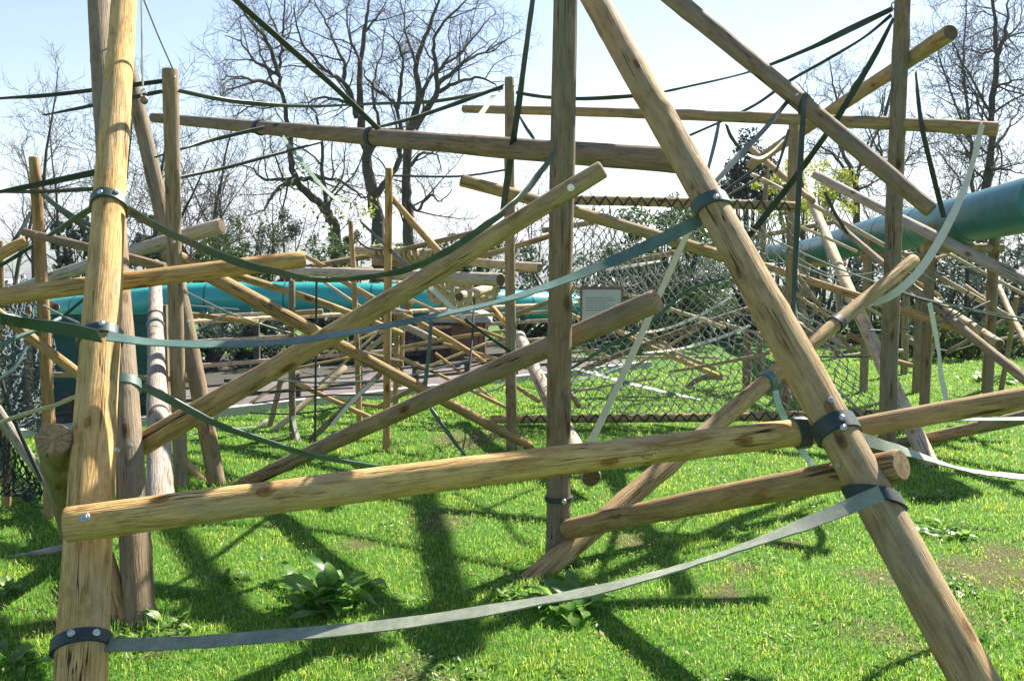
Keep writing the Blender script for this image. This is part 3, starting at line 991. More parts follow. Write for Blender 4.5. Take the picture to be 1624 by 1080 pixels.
ST('white strap lying on the side of the dark pole in the far lawn',
   [(526, 674, 5, 10.2), (560, 635, 6, 10.2), (596, 601, 5, 10.3)], 'cream', .05)
ST('white and black strip of strap at the foot of the thin post',
   [(464, 660, 5, 10.3), (470, 685, 6, 10.3), (476, 704, 6, 10.3)], 'cream', .05)
ST('cream strap arching under the green shrub behind the net',
   [(905, 426, 4, 12.5), (960, 427, 4.5, 12.5), (1010, 420, 4, 12.5), (1048, 414, 3, 12.5)], 'cream', .05)
ST('pale strap curving up across the middle of the net',
   [(990, 529, 2.5, 12.4), (1050, 523, 3.5, 12.4), (1110, 500, 4, 12.4), (1158, 472, 3, 12.4)], 'cream', .05)
ST('lower pale strap curving up to the right side of the net',
   [(1020, 560, 2.5, 12.3), (1080, 553, 3.5, 12.3), (1140, 536, 5, 12.3), (1190, 516, 4, 12.3)], 'cream', .05)
ST('sage strap low behind the net beside the central post',
   [(905, 604, 4.5, 12.2), (950, 594, 4, 12.2), (1000, 576, 2.5, 12.2)], 'sage', .05)
ST('teal strap crossing the lower net toward the right',
   [(890, 578, 5, 10.8), (960, 598, 4.5, 10.8), (1030, 616, 4, 10.8), (1110, 634, 2.5, 10.8)], 'teal', .05)
ST('blue-grey strap rising through the net from the central post',
   [(905, 585, 3, 10.7), (960, 552, 4, 10.7), (1030, 512, 6, 10.7), (1090, 462, 4, 10.8), (1150, 442, 3, 10.9)], 'blue', .05)
ST('grey-blue strap hanging straight in front of the brown shed',
   [(684, 507, 6, 9.5), (680, 560, 5, 9.5), (674, 612, 7, 9.5)], 'blue', .045)
ST('bluish strap falling from the orange-brown log to the grass behind the foreground log',
   [(683, 648, 6, 8.9), (700, 672, 6, 8.8), (722, 702, 5, 8.7), (746, 732, 3, 8.6)], 'blue', .05)
ST('dark strap over the coiled log falling to the sagging hose strap',
   [(572, 352, 2.5, 11.2), (610, 388, 5, 10.2), (632, 409, 6, 9.4), (652, 426, 6, 8.6)], 'dark', .045)
# dark straps against the sky
g2 = 'straps strung against the sky'
s = ST('long dark strap falling from the top edge to the middle of the highest crossing log',
       [(360, -12, 9, 6.6), (450, 68, 9, 7.2), (530, 138, 8, 7.9), (600, 205, 8, 8.5)], 'dark', .05, group=g2)
band('T1', 597, 221, .05, S['dark'], s, .1)
ST('dark strap rising from the highest crossing log to the thin post top',
   [(600, 202, 4, 9.0), (660, 186, 5, 9.3), (730, 162, 6, 9.7), (798, 137, 4, 10.0)], 'dark', .05, group=g2)
ST('dark strap dropping steeply from the top edge past the thin centre post',
   [(847, -15, 6, 6.4), (834, 80, 7, 6.9), (822, 170, 9, 7.5), (808, 262, 10, 8.2), (797, 340, 9, 9.5)], 'dark', .06, group=g2)
ST('dark strap between the flat-topped post and the left edge, upper one',
   [(-135, 170, 3, 7.9), (-20, 158, 3, 8.2), (70, 152, 5, 8.2), (150, 143, 6, 8.2), (258, 129, 6, 8.25)], 'dark', .045, group=g2)
ST('dark strap between the flat-topped post and the left side, lower one',
   [(70, 183, 2, 8.6), (150, 167, 5, 8.4), (258, 145, 5, 8.25)], 'dark', .045, group=g2)
ST('strap sagging right from the flat-topped post top toward the thin post',
   [(283, 144, 5, 8.2), (340, 156, 6, 8.4), (410, 165, 6, 8.8), (495, 169, 3, 9.2), (590, 165, 3, 9.5), (690, 161, 4, 9.8), (798, 141, 3, 10)], 'green', .05, group=g2)
ST('dark strap from the left edge rising to the thickest log',
   [(-135, 338, 4, 7.75), (-20, 309, 4, 6.6), (60, 293, 8, 6.5), (158, 272, 9, 6.3)], 'dark', .05, group=g2)
ST('dark strap from the left edge running level to the upright behind the thickest log',
   [(-135, 306, 4, 7.75), (-20, 304, 4, 7.4), (70, 304, 5, 7), (160, 299, 5, 6.3)], 'dark', .04, group=g2)
ST('green strap falling right from the left-edge post, upper of two',
   [(66, 307, 6, 7.2), (105, 337, 7, 7.0), (160, 366, 6, 6.8)], 'green', .045, group=g2)
ST('green strap falling right from the left-edge post, lower of two',
   [(66, 308, 4, 7.25), (110, 345, 5, 7.1), (160, 377, 4, 7.0)], 'dark', .04, group=g2)
ST('dark strap crossing diagonally behind the left-edge post',
   [(48, 338, 4, 7.5), (34, 365, 5, 7.4), (20, 385, 4, 7.3)], 'dark', .04, group=g2)
ST('dark strap under the bright yellow log rising to the left-edge post',
   [(0, 422, 4, 7.4), (28, 405, 5, 7.4), (52, 390, 4, 7.5)], 'dark', .04, group=g2)
ST('dark strap twisting from the highest crossing log down to the flat-topped post',
   [(418, 203, 5, 9.5), (345, 220, 5, 9.0), (290, 236, 3, 8.5), (246, 250, 2, 8.5)], 'dark', .045, group=g2)
band('T1', 417, 205, .05, S['dark'], LOGS['T1']['o'], .05, name='band')
ST('dark strap sagging from the flat-topped post to the right below the highest log',
   [(284, 282, 4, 8.3), (350, 268, 4, 8.7), (430, 247, 4, 9.2), (508, 226, 3, 9.8)], 'dark', .04, group=g2)
ST('strap from the tall right post running far left to the thin post top',
   [(1416, 14, 7, 9.3), (1345, 48, 10, 9.35), (1280, 79, 6, 9.4), (1190, 114, 2.5, 9.5), (1090, 138, 2, 9.7), (1035, 149, 2.5, 9.8), (985, 154, 5, 9.9), (920, 157, 5, 10), (862, 154, 4, 10), (818, 147, 4, 10)], 'dark', .05, group=g2)
ST('thin strap from the tall right post down over the free-ended log',
   [(1414, 24, 5, 9.3), (1370, 60, 3, 9.4), (1310, 96, 4, 9.6), (1250, 130, 4, 9.8), (1190, 171, 3.5, 10.2), (1085, 219, 3, 10.8)], 'dark', .04, group=g2)
ST('dark strap from the tall right post falling left behind the free-ended log to the net',
   [(1417, 30, 4, 9.3), (1385, 92, 8, 9.35), (1330, 184, 9, 9.5), (1300, 228, 8, 9.9), (1264, 278, 9, 10.3), (1214, 342, 10, 10.7), (1180, 384, 8, 11)], 'dark', .055, group=g2)
s = ST('dark strap hanging plumb from the free-ended log in front of the net post',
       [(1276, 152, 6, 7.85), (1271, 230, 8, 7.85), (1265, 340, 8, 7.85), (1259, 470, 6, 7.9), (1256, 560, 5, 7.9)], 'dark', .045, group=g2)
band('L8', 1276, 163, .045, S['dark'], s, .5)
ST('dark strap falling left from the free-ended log to the slanting log',
   [(1250, 160, 6, 8.1), (1210, 208, 7, 7.4), (1165, 255, 8, 6.8), (1124, 300, 6, 6.2)], 'dark', .045, group=g2)
ST('teal strap hanging from the thin level log beside the slanting log',
   [(1141, 190, 4, 10.3), (1134, 225, 5, 10.2), (1119, 284, 4, 10.1)], 'blue', .045, group=g2)
ST('dark strap curving down from the thin level log toward the conifer',
   [(1152, 198, 3, 10.3), (1160, 218, 5, 10.5), (1175, 238, 4, 10.8)], 'dark', .045, group=g2)
ST('thin white strap curving under the conifer',
   [(1186, 246, 2.5, 11), (1205, 251, 3.5, 11.2), (1225, 240, 3.5, 11.4), (1243, 222, 2.5, 11.6)], 'cream', .04, group=g2)
ST('dark strap hanging on the right side of the tall post',
   [(1452, 115, 2.5, 9.4), (1461, 195, 6, 9.2), (1478, 270, 7, 9.4), (1497, 345, 8, 9.7)], 'dark', .05, group=g2)
ST('narrow dark strap left of the tall post behind the thin level log',
   [(1415, 140, 3, 9.6), (1408, 165, 4, 9.8), (1402, 190, 4, 10)], 'dark', .04, group=g2)
ST('dark strap slanting from the free-ended log top behind the yellow shrub',
   [(1251, 206, 4, 11), (1240, 245, 4, 11), (1231, 272, 3, 11)], 'dark', .04, group=g2)
ST('dark strap slanting down behind the pale leaning log',
   [(1308, 305, 4, 12), (1325, 340, 5, 12), (1345, 372, 4, 12)], 'dark', .045, group=g2)
ST('small dark strap below the thin post top', [(825, 187, 3, 10), (836, 205, 5, 9.8), (848, 222, 4, 9.6)], 'dark', .04, group=g2)
ST('dark strap behind the slanting log rising to the conifer, upper',
   [(1136, 312, 4, 11.4), (1165, 292, 4, 11.6), (1200, 266, 3, 11.8)], 'dark', .04, group=g2)
ST('dark strap behind the slanting log rising to the conifer, lower',
   [(1142, 318, 3, 11.4), (1180, 296, 3, 11.6), (1215, 275, 3, 11.8)], 'dark', .04, group=g2)

# ------------------------------------------------------------------ cords
CD('dark plumb cord hanging to the grass left of the slim orange-brown post', [(502, 446, 10), (501, 560, 10), (499, 752, 10)], ROPE_D, .013)
CD('thin cord from above to the flat-topped post top', [(224, -10, 7.6), (250, 55, 7.9), (276, 114, 8.15)], ROPE, .007)
CD('thin dark cord from the slim orange-brown post top to the thin centre post', [(622, 279, 9.9), (726, 280, 9.9), (800, 270, 10)], ROPE_D, .011)
CD('cord looping low across the far left lawn posts, upper', [(430, 601, 10.3), (505, 607, 10.3), (612, 603, 10.2)], ROPE, .011)
CD('cord looping low across the far left lawn posts, lower', [(400, 622, 10.4), (468, 620, 10.4), (560, 615, 10.6)], ROPE_D, .01)
CD('dark cord just above the far lawn', [(396, 655, 10.8), (470, 656, 10.6), (545, 645, 10.8)], ROPE_D, .01)
CD('pale cord sagging over the grass right of the dark leaning post', [(300, 690, 9), (350, 682, 9.4), (422, 676, 10)], ROPE, .007)
CD('dark cord along the lawn to the foot of the thin post', [(398, 703, 10), (440, 694, 10.2), (462, 686, 10.4)], ROPE_D, .009)
CD('white cord crossing in front of the green tunnel', [(286, 458, 9.6), (340, 485, 9.4), (366, 497, 9.3), (420, 516, 9.6), (476, 532, 10.4)], ROPE, .008)
CD('pale cord below the tunnel meeting the white cord', [(292, 484, 10), (330, 487, 10), (378, 491, 10)], ROPE, .008)
CD('pale frayed cord rising to the joint below the tunnel', [(308, 527, 9.6), (340, 508, 9.5), (366, 496, 9.3)], ROPE, .012)
CD('thin cord crossing from the left over the right-hand far logs', [(1180, 358, 9.8), (1260, 396, 9.7), (1340, 430, 9.6), (1415, 457, 9.6), (1480, 478, 9.7), (1624, 505, 9.9)], ROPE, .009)
CD('thin pale cord below the crossing cord on the right', [(1262, 418, 10.4), (1300, 434, 10.4), (1332, 447, 10.4)], ROPE, .008)
CD('cord dropping beside the big slanting log on the right', [(1266, 400, 8.6), (1260, 455, 8.6), (1263, 500, 8.5), (1276, 550, 8.3), (1310, 600, 8.0), (1360, 646, 7.8)], ROPE, .009)
CD('dark cord low over the far right lawn', [(1300, 566, 12.8), (1345, 566, 12.8), (1385, 565, 12.8)], ROPE_D, .012)
CD('cord slanting below the hanging straps at the far right', [(1425, 464, 10.4), (1490, 484, 10.5), (1560, 497, 10.8), (1640, 515, 11)], ROPE_D, .009)
CD('pale cord sagging under the far rail on the right', [(1324, 540, 12.6), (1345, 552, 12.6), (1375, 556, 12.6)], ROPE, .01)
CD('yellowish knotted cord from the left edge to the thickest log', [(-10, 674, 5.4), (35, 658, 5.35), (86, 643, 5.2), (121, 628, 5.0)], plain('straw rope', (.4, .36, .2), .8, 0, .3, .4, 80), .012)
CD('slack teal cord in front of the left rope net', [(-10, 608, 6), (22, 584, 6.1), (42, 549, 6.2)], S['teal'], .014)
CD('teal cord twisted over the orange log at the left', [(0, 549, 6.1), (25, 536, 6.2), (70, 518, 6.4), (95, 505, 6.6)], S['teal'], .016)
CD('dark cord from the left-edge log down behind the stout log', [(92, 510, 7.2), (112, 492, 7.2), (134, 474, 7.2)], ROPE_D, .011)
CD('thin white cord under the stout log at the left', [(68, 484, 7.2), (98, 500, 7.2), (126, 513, 7.0)], ROPE, .008)
CD('dark cord slanting down the left rope net', [(-5, 575, 6.3), (18, 655, 6.3), (66, 762, 6.6)], ROPE_D, .013)

# hanging strap with its shackle and ball
hk = empty('hook', at(228, 152, 6.6), 'grey strap with a steel hook and ball hanging beside the thickest log', 'hook')
m = MB()
pts = [at(224, -40, 6.6), at(225, 40, 6.6), at(226.5, 138, 6.6)]
for a, b in zip(pts, pts[1:]):
    m.box((a + b) / 2, .02, .006, (b - a).length, (b - a).to_track_quat('Z', 'Y').to_matrix())
o = m.build('webbing', S['worn']); attach(o, hk)
m = MB()
c = at(228, 149, 6.6)
m.tube([c + Vector((math.cos(a) * .018, 0, math.sin(a) * .03)) for a in [i * math.pi / 6 for i in range(0, 12)]], [.006] * 12, 8)
o = m.build('shackle', STEEL); attach(o, hk)
m = MB()
c = at(229, 159, 6.6)
m.tube([c + Vector((0, 0, .03 * math.cos(math.pi * i / 8))) for i in range(9)], [max(.002, .026 * math.sin(math.pi * i / 8)) for i in range(9)], 14)
o = m.build('ball', RUST); attach(o, hk)
# ring where straps meet on the tall right post
m = MB()
c = at(1419, 10, 9.25)
m.tube([c + Vector((math.cos(a) * .03, math.sin(a) * .015, math.sin(a) * .035)) for a in [i * math.pi / 8 for i in range(17)]], [.007] * 17, 8)
o = m.build('ring_bolt', RUST); attach(o, LOGS['R']['o'])

# coil round the strap-coiled log
g = LOGS['L16']
x = g['ax'].orthogonal().normalized(); y = g['ax'].cross(x)
m = MB()
for i in range(17):
    t = g['L'] * (.1 + .4 * i / 16)
    rr = g['r1'] + (g['r2'] - g['r1']) * t / g['L'] + .016
    c = g['p'] + g['ax'] * t
    pp = []
    for k in range(19):
        a = 2 * math.pi * k / 18
        pp.append(c + (x * math.cos(a) + y * math.sin(a)) * rr + g['ax'] * (.03 * math.sin(a + i)))
    m.tube(pp, [.022 + .006 * ((i * 7) % 3)] * 19, 6, caps=False)
o = m.build('hose_coil', hose('straw coloured hose', (.30, .26, .12), (.46, .40, .22), .5), origin=g['p'])
tag(o, 'loops of straw coloured hose wound round the coiled log', 'hose coil')

# woven hose hammock under the coiled log
def weave(label, c00, c10, c11, c01, nu, nv, mat, wd, sag=0, name='hammock', cat='hammock'):
    m = MB()
    P00, P10, P11, P01 = [at(*c) for c in (c00, c10, c11, c01)]
    def sp(u, v):
        p = (P00 * (1 - u) + P10 * u) * (1 - v) + (P01 * (1 - u) + P11 * u) * v
        return p + Vector((0, 0, -sag * 4 * u * (1 - u)))
    nrm = (P10 - P00).cross(P01 - P00).normalized()
    for a_, b_, sw in ((nu, nv, 0), (nv, nu, 1)):
        for i in range(a_):
            c = (i + .5) / a_
            k = b_ * 4
            prev = None
            vs = []
            for j in range(k + 1):
                q = j / k
                u, v = (c, q) if not sw else (q, c)
                p = sp(u, v)
                d = (sp(*( (u, min(1, v + .01)) if not sw else (min(1, u + .01), v))) - sp(*((u, max(0, v - .01)) if not sw else (max(0, u - .01), v)))).normalized()
                h = .012 * math.cos(math.pi * (q * b_ + i + sw))
                w = d.cross(nrm).normalized() * wd / 2
                for (e, f) in ((-1, -1), (1, -1), (1, 1), (-1, 1)):
                    vs.append(p + w * e + nrm * (h + f * .004))
            fs = [(j * 4 + e, j * 4 + (e + 1) % 4, (j + 1) * 4 + (e + 1) % 4, (j + 1) * 4 + e) for j in range(k) for e in range(4)]
            m.add(vs, fs, 0, False)
    o = m.build(name, mat, origin=P00)
    return tag(o, label, cat)

weave('woven hammock of yellow hose slung under the coiled log',
      (668, 436, 11.3), (800, 428, 10.5), (790, 470, 10.2), (682, 476, 11.0), 9, 6, hose('yellow hose', (.40, .32, .12), (.52, .43, .2), .5), .045, .12)

# ------------------------------------------------------------------ rope nets
def net(label, c00, c10, c11, c01, nu, nv, bulge, r=.008, mat=ROPE, lace=(), bow_dir=None, name='rope_net', slack=.16):
    """diamond mesh between four corners (px, py, D)"""
    P00, P10, P11, P01 = [at(*c) for c in (c00, c10, c11, c01)]
    nrm = bow_dir or (P10 - P00).cross(P01 - P00).normalized()
    if nrm.y < 0:
        nrm = -nrm
    rg = random.Random(nu * 100 + nv)
    def sp(u, v):
        p = (P00 * (1 - u) + P10 * u) * (1 - v) + (P01 * (1 - u) + P11 * u) * v
        b_ = math.sin(math.pi * v ** .8) * bulge * (.55 + .45 * math.sin(math.pi * u))
        wv = math.sin(u * 9 + v * 3) * .05 * math.sin(math.pi * v)
        return p + nrm * (b_ + wv) + Vector((0, 0, -.1 * math.sin(math.pi * v)))
    node = {}
    for j in range(nv + 1):
        for i in range(nu + 1):
            u = (i + (.5 if j % 2 else 0)) / (nu + .5)
            v = j / nv
            p = sp(u, v)
            if 0 < j < nv:
                p = p + Vector((rg.gauss(0, .013), rg.gauss(0, .012), rg.gauss(0, .013))) + Vector((mn.noise(p * 2.2), mn.noise(p * 2.2 + Vector((9, 0, 0))), mn.noise(p * 2.2 + Vector((0, 9, 0))))) * .07 * min(1, j / 3, (nv - j) / 3)
            node[i, j] = p
    m = MB()
    for j in range(nv):
        for i in range(nu + 1):
            for di in ((0, -1) if j % 2 == 0 else (0, 1)):
                k = (i + di, j + 1)
                if k not in node:
                    continue
                a, b_ = node[i, j], node[k]
                Lh = (b_ - a).length
                s1 = Vector((rg.gauss(0, 1), rg.gauss(0, 1), rg.gauss(-.4, 1))) * Lh * slack * .35
                m.tube([a, a * .66 + b_ * .34 + s1, a * .33 + b_ * .67 - s1 * .7, b_], [r * 1.5, r, r, r * 1.5], 5, caps=False)
    o = m.build(name, mat, origin=P00)
    tag(o, label, 'rope net')
    for key, ux in lace:
        g = LOGS[key]
        mm = MB()
        ax = g['ax']
        n0 = (CAM - g['p']); n0 -= ax * n0.dot(ax); n0.normalize()
        s0 = ax.cross(n0)
        a0, a1, cnt = ux
        pp = []
        for i in range(cnt * 8 + 1):
            q = i / (cnt * 8)
            t = a0 + (a1 - a0) * q
            rr = g['r1'] + (g['r2'] - g['r1']) * t / g['L'] + r * 1.2
            tri = abs(((i / 8.0) % 1) * 2 - 1)
            th = (tri - .5) * 2.0
            pp.append(g['p'] + ax * t + g['bow'] * math.sin(math.pi * t / g['L']) + (n0 * math.cos(th) + s0 * math.sin(th)) * rr)
        mm.tube(pp, [r * 1.9] * len(pp), 5)
        ob = mm.build('lacing', ROPE_D)
        attach(ob, o)
    return o

L_N1, L_N2 = LOGS['N1']['L'], LOGS['N2']['L']
net('big sagging diamond net laced between two level logs behind the slanting log',
    (880, 330, 11.1), (1262, 338, 11.1), (1395, 652, 11.2), (868, 658, 11.4), 30, 34, .7, .0058,
    lace=[('N1', (.15, L_N1 - .1, 19)), ('N2', (.35, L_N2 * .74, 25))])
net('dense dark net slung high behind the big sagging net',
    (905, 432, 12.6), (1130, 402, 13.2), (1150, 440, 12.0), (925, 462, 11.8), 34, 16, .1, .0055, ROPE_D)
net('tall rope net hanging at the left edge behind the orange log',
    (-45, 455, 6.2), (72, 474, 9.8), (74, 690, 9.8), (-45, 650, 6.2), 24, 30, .12, .006, plain('blue grey rope', (.1, .125, .135), .8, 0, .3, .35, 60))
net('small diamond net low at the left edge over the grass',
    (-20, 655, 7.3), (66, 772, 7.3), (40, 786, 7.4), (-25, 786, 7.4), 12, 9, .05, .006, ROPE_D)
net('scrap of net at the left edge above the stout log',
    (-30, 440, 7.0), (22, 462, 8.2), (24, 474, 8.2), (-30, 462, 7.0), 8, 5, .02, .005, ROPE_D)

# ------------------------------------------------------------------ notice
sg = empty('reflection', at(954, 483, 10.3), 'white notice with a red border mirrored in the viewing glass, built as a solid board', 'reflected sign')
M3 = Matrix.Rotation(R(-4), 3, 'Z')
pc = at(954, 483, 10.3)  # solid board stands in for a sign mirrored in the viewing glass
m = MB(); m.box(pc, .45, .012, .375, M3); o = m.build('board', plain('notice red', (.2, .11, .11), .5)); attach(o, sg)  # border colour dulled to imitate a faint mirror image
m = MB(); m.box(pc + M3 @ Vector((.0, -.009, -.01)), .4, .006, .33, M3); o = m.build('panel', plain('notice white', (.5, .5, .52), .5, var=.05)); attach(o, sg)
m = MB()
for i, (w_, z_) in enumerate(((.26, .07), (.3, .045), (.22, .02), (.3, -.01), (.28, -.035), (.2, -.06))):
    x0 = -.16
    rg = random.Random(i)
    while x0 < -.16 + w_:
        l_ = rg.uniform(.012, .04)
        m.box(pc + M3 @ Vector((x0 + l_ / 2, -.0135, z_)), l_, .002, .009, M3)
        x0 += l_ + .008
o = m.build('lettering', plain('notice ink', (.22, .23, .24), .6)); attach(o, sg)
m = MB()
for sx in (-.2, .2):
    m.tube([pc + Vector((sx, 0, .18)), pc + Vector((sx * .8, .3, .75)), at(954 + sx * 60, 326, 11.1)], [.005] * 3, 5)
o = m.build('added_hanger', ROPE_D); attach(o, sg)  # cords added so the stand-in board hangs from the net log
# ------------------------------------------------------------------ terrain
def sstep(a, b, x):
    t = min(1, max(0, (x - a) / (b - a)))
    return t * t * (3 - 2 * t)


def gh(x, y):
    z = .05 * mn.noise(Vector((x * .35, y * .35, 3))) + .025 * mn.noise(Vector((x * 1.3, y * 1.3, 9)))
    if y > 21:
        z -= sstep(21, 60, y) * 4 + sstep(40, 700, y) * 58
    if y > 2400:
        k = sstep(2400, 5200, y)
        z += k * (120 + 70 * mn.noise(Vector((x * .0006, y * .0003, 1))) + 25 * mn.noise(Vector((x * .002, y * .001, 5))))
    return z


SPOTS = [(at(*p), r) for p, r in (((1545, 905), .42), ((1480, 965), .35), ((1590, 880), .3), ((690, 822), .3), ((1390, 920), .22), ((650, 1068), .3), ((735, 692), .5),
                                  ((1180, 905), .18), ((1250, 868), .15), ((530, 965), .16), ((430, 835), .16), ((890, 935), .2), ((1150, 945), .2), ((1562, 622), .35),
                                  ((100, 985), .22), ((1420, 1010), .3), ((560, 868), .22), ((1010, 860), .22), ((250, 1030), .2))]


def bare(x, y):
    b = 0
    for p, r in SPOTS:
        d = math.hypot(x - p.x, (y - p.y) * .8) / r
        if d < 1.6:
            b = max(b, .8 * (1 - d / 1.6))
    n = mn.noise(Vector((x * 2.1, y * 2.1, 4))) + .5 * mn.noise(Vector((x * 5.3, y * 5.3, 8)))
    n2 = mn.noise(Vector((x * .8, y * .8, 21)))
    return max(0, min(1, b * 1.25 + n * .36 + n2 * .15 - .32))


SPOTS += [(Vector((v['p'].x, v['p'].y, 0)) if v['p'].z < .2 else Vector((v['p'].x + v['ax'].x * v['L'], v['p'].y + v['ax'].y * v['L'], 0)), .13) for k, v in LOGS.items() if k in ('L2', 'C', 'P8', 'P6', 'R', 'L4', 'L3', 'L39b', 'L10', 'L11')]
def lawn_mat():
    m, nt, N, L, b = new_mat('lawn')
    tc = N.new('ShaderNodeTexCoord')
    v = tc.outputs['Object']
    at_ = N.new('ShaderNodeAttribute')
    at_.attribute_name = 'bare'
    n1 = noise_n(N, L, v, 9, 6, .7)
    n2 = noise_n(N, L, v, 60, 4, .7)
    g = ramp(N, [(.3, (.045, .12, .018)), (.6, (.085, .2, .028)), (.8, (.14, .22, .045))])
    L.new(n2, g.inputs[0])
    s = ramp(N, [(.3, (.06, .055, .025)), (.55, (.12, .11, .045)), (.75, (.2, .175, .09))])
    L.new(n2, s.inputs[0])
    ad = nd(N, 'ShaderNodeMath', operation='ADD')
    L.new(at_.outputs['Fac'], ad.inputs[0])
    L.new(n1, ad.inputs[1])
    br = ramp(N, [(.62, (0, 0, 0)), (1.0, (1, 1, 1))])
    L.new(ad.outputs[0], br.inputs[0])
    near = mixc(N, L, g.outputs[0], s.outputs[0], br.outputs[0])
    # far country: fields, woods
    sx = N.new('ShaderNodeSeparateXYZ')
    L.new(v, sx.inputs[0])
    vo = nd(N, 'ShaderNodeTexVoronoi')
    vo.inputs['Scale'].default_value = .008
    L.new(v, vo.inputs['Vector'])
    sp = N.new('ShaderNodeSeparateColor')
    L.new(vo.outputs['Color'], sp.inputs[0])
    fr = ramp(N, [(0, (.035, .06, .03)), (.4, (.08, .12, .045)), (.7, (.12, .15, .06)), (1, (.2, .19, .12))])
    L.new(sp.outputs[0], fr.inputs[0])
    mr = N.new('ShaderNodeMapRange')
    mr.inputs[1].default_value = 60
    mr.inputs[2].default_value = 300
    L.new(sx.outputs[1], mr.inputs[0])
    col = mixc(N, L, near, fr.outputs[0], mr.outputs[0])
    L.new(col, b.inputs['Base Color'])
    b.inputs['Roughness'].default_value = .9
    b.inputs['Specular IOR Level'].default_value = .15
    bp = N.new('ShaderNodeBump')
    bp.inputs['Strength'].default_value = .7
    bp.inputs['Distance'].default_value = .02
    L.new(n2, bp.inputs['Height'])
    L.new(bp.outputs[0], b.inputs['Normal'])
    return m


ys = [-30, -15, -6, -2] + [i * .16 for i in range(1, 150)]
y = ys[-1]
while y < 9000:
    y *= 1.035
    ys.append(y)
nx = 241
V, FC, BA = [], [], []
for j, y in enumerate(ys):
    hw = max(40, 12 + abs(y) * 1.1)
    for i in range(nx):
        t = i / (nx - 1) * 2 - 1
        x = hw * (abs(t) ** 2.2) * (1 if t > 0 else -1)
        V.append((x, y, gh(x, y)))
        BA.append(bare(x, y) if 2 < y < 24 and abs(x) < 16 else 0)
for j in range(len(ys) - 1):
    for i in range(nx - 1):
        a = j * nx + i
        FC.append((a, a + 1, a + nx + 1, a + nx))
me = bpy.data.meshes.new('lawn')
me.from_pydata(V, [], FC)
me.polygons.foreach_set('use_smooth', [True] * len(FC))
atr = me.attributes.new('bare', 'FLOAT', 'POINT')
atr.data.foreach_set('value', BA)
me.materials.append(lawn_mat())
o = bpy.data.objects.new('lawn', me)
C.objects.link(o)
tag(o, 'sunny green lawn under the climbing frame falling away to a wide valley', 'lawn', kind='structure')

# path on the left, its kerb
PA, PB = at(290, 668), at(830, 606)
pd = (PB - PA); pd.z = 0; pd.normalize()
pn = Vector((-pd.y, pd.x, 0))


def path_side(x, y):
    return (Vector((x, y, 0)) - PA).dot(pn)


def sheet(p, q, d0, d1, z, th, name, mat, label, cat, n=60, kind='structure'):
    m = MB()
    Ln = (q - p).length
    dr = (q - p).normalized()
    vs = []
    for i in range(n + 1):
        c = p + dr * (Ln * i / n)
        for d in (d0, d1):
            e = c + pn * d
            vs.append(Vector((e.x, e.y, gh(c.x, c.y) * 0 + z)))
    m.add(vs, [(i * 2, i * 2 + 2, i * 2 + 3, i * 2 + 1) for i in range(n)], 0, True)
    if th:
        lo = [v - Vector((0, 0, th)) for v in vs]
        k = len(vs)
        m.add(vs + lo, [(i * 2 + k, i * 2 + 2 + k, i * 2 + 2, i * 2) for i in range(n)] + [(i * 2 + 1, i * 2 + 3, i * 2 + 3 + k, i * 2 + 1 + k) for i in range(n)], 0, False)
    o = m.build(name, mat)
    return tag(o, label, cat, kind=kind)


def gravel():
    m, nt, N, L, b = new_mat('gravel path')
    tc = N.new('ShaderNodeTexCoord')
    n = noise_n(N, L, tc.outputs['Object'], 30, 6, .75)
    n2 = noise_n(N, L, tc.outputs['Object'], 1.2, 4, .6)
    r = ramp(N, [(.3, (.08, .07, .07)), (.55, (.17, .145, .14)), (.8, (.28, .25, .24))])
    L.new(n, r.inputs[0])
    q = ramp(N, [(.35, (.7, .68, .66)), (.65, (1.1, 1.05, 1.05))])
    L.new(n2, q.inputs[0])
    L.new(mixc(N, L, r.outputs[0], q.outputs[0], 1, 'MULTIPLY'), b.inputs['Base Color'])
    b.inputs['Roughness'].default_value = .9
    return m


P0, P1 = PA - pd * 14, PB + pd * 3
sheet(P0, P1, .16, 2.2, .07, .15, 'path', gravel(), 'pinkish gravel path behind the low fence at the left', 'path')
sheet(P0, P1, 2.2, 6.5, .06, .15, 'soil_bed', plain('dark leaf litter', (.05, .042, .03), .95, var=.5, scale=25), 'dark bare soil bed between the path and the hedge', 'soil')
sheet(P0, P1, .0, .15, .10, .2, 'kerb', plain('kerb concrete', (.42, .42, .42), .8, var=.15, scale=20), 'pale concrete kerb along the gravel path', 'kerb')

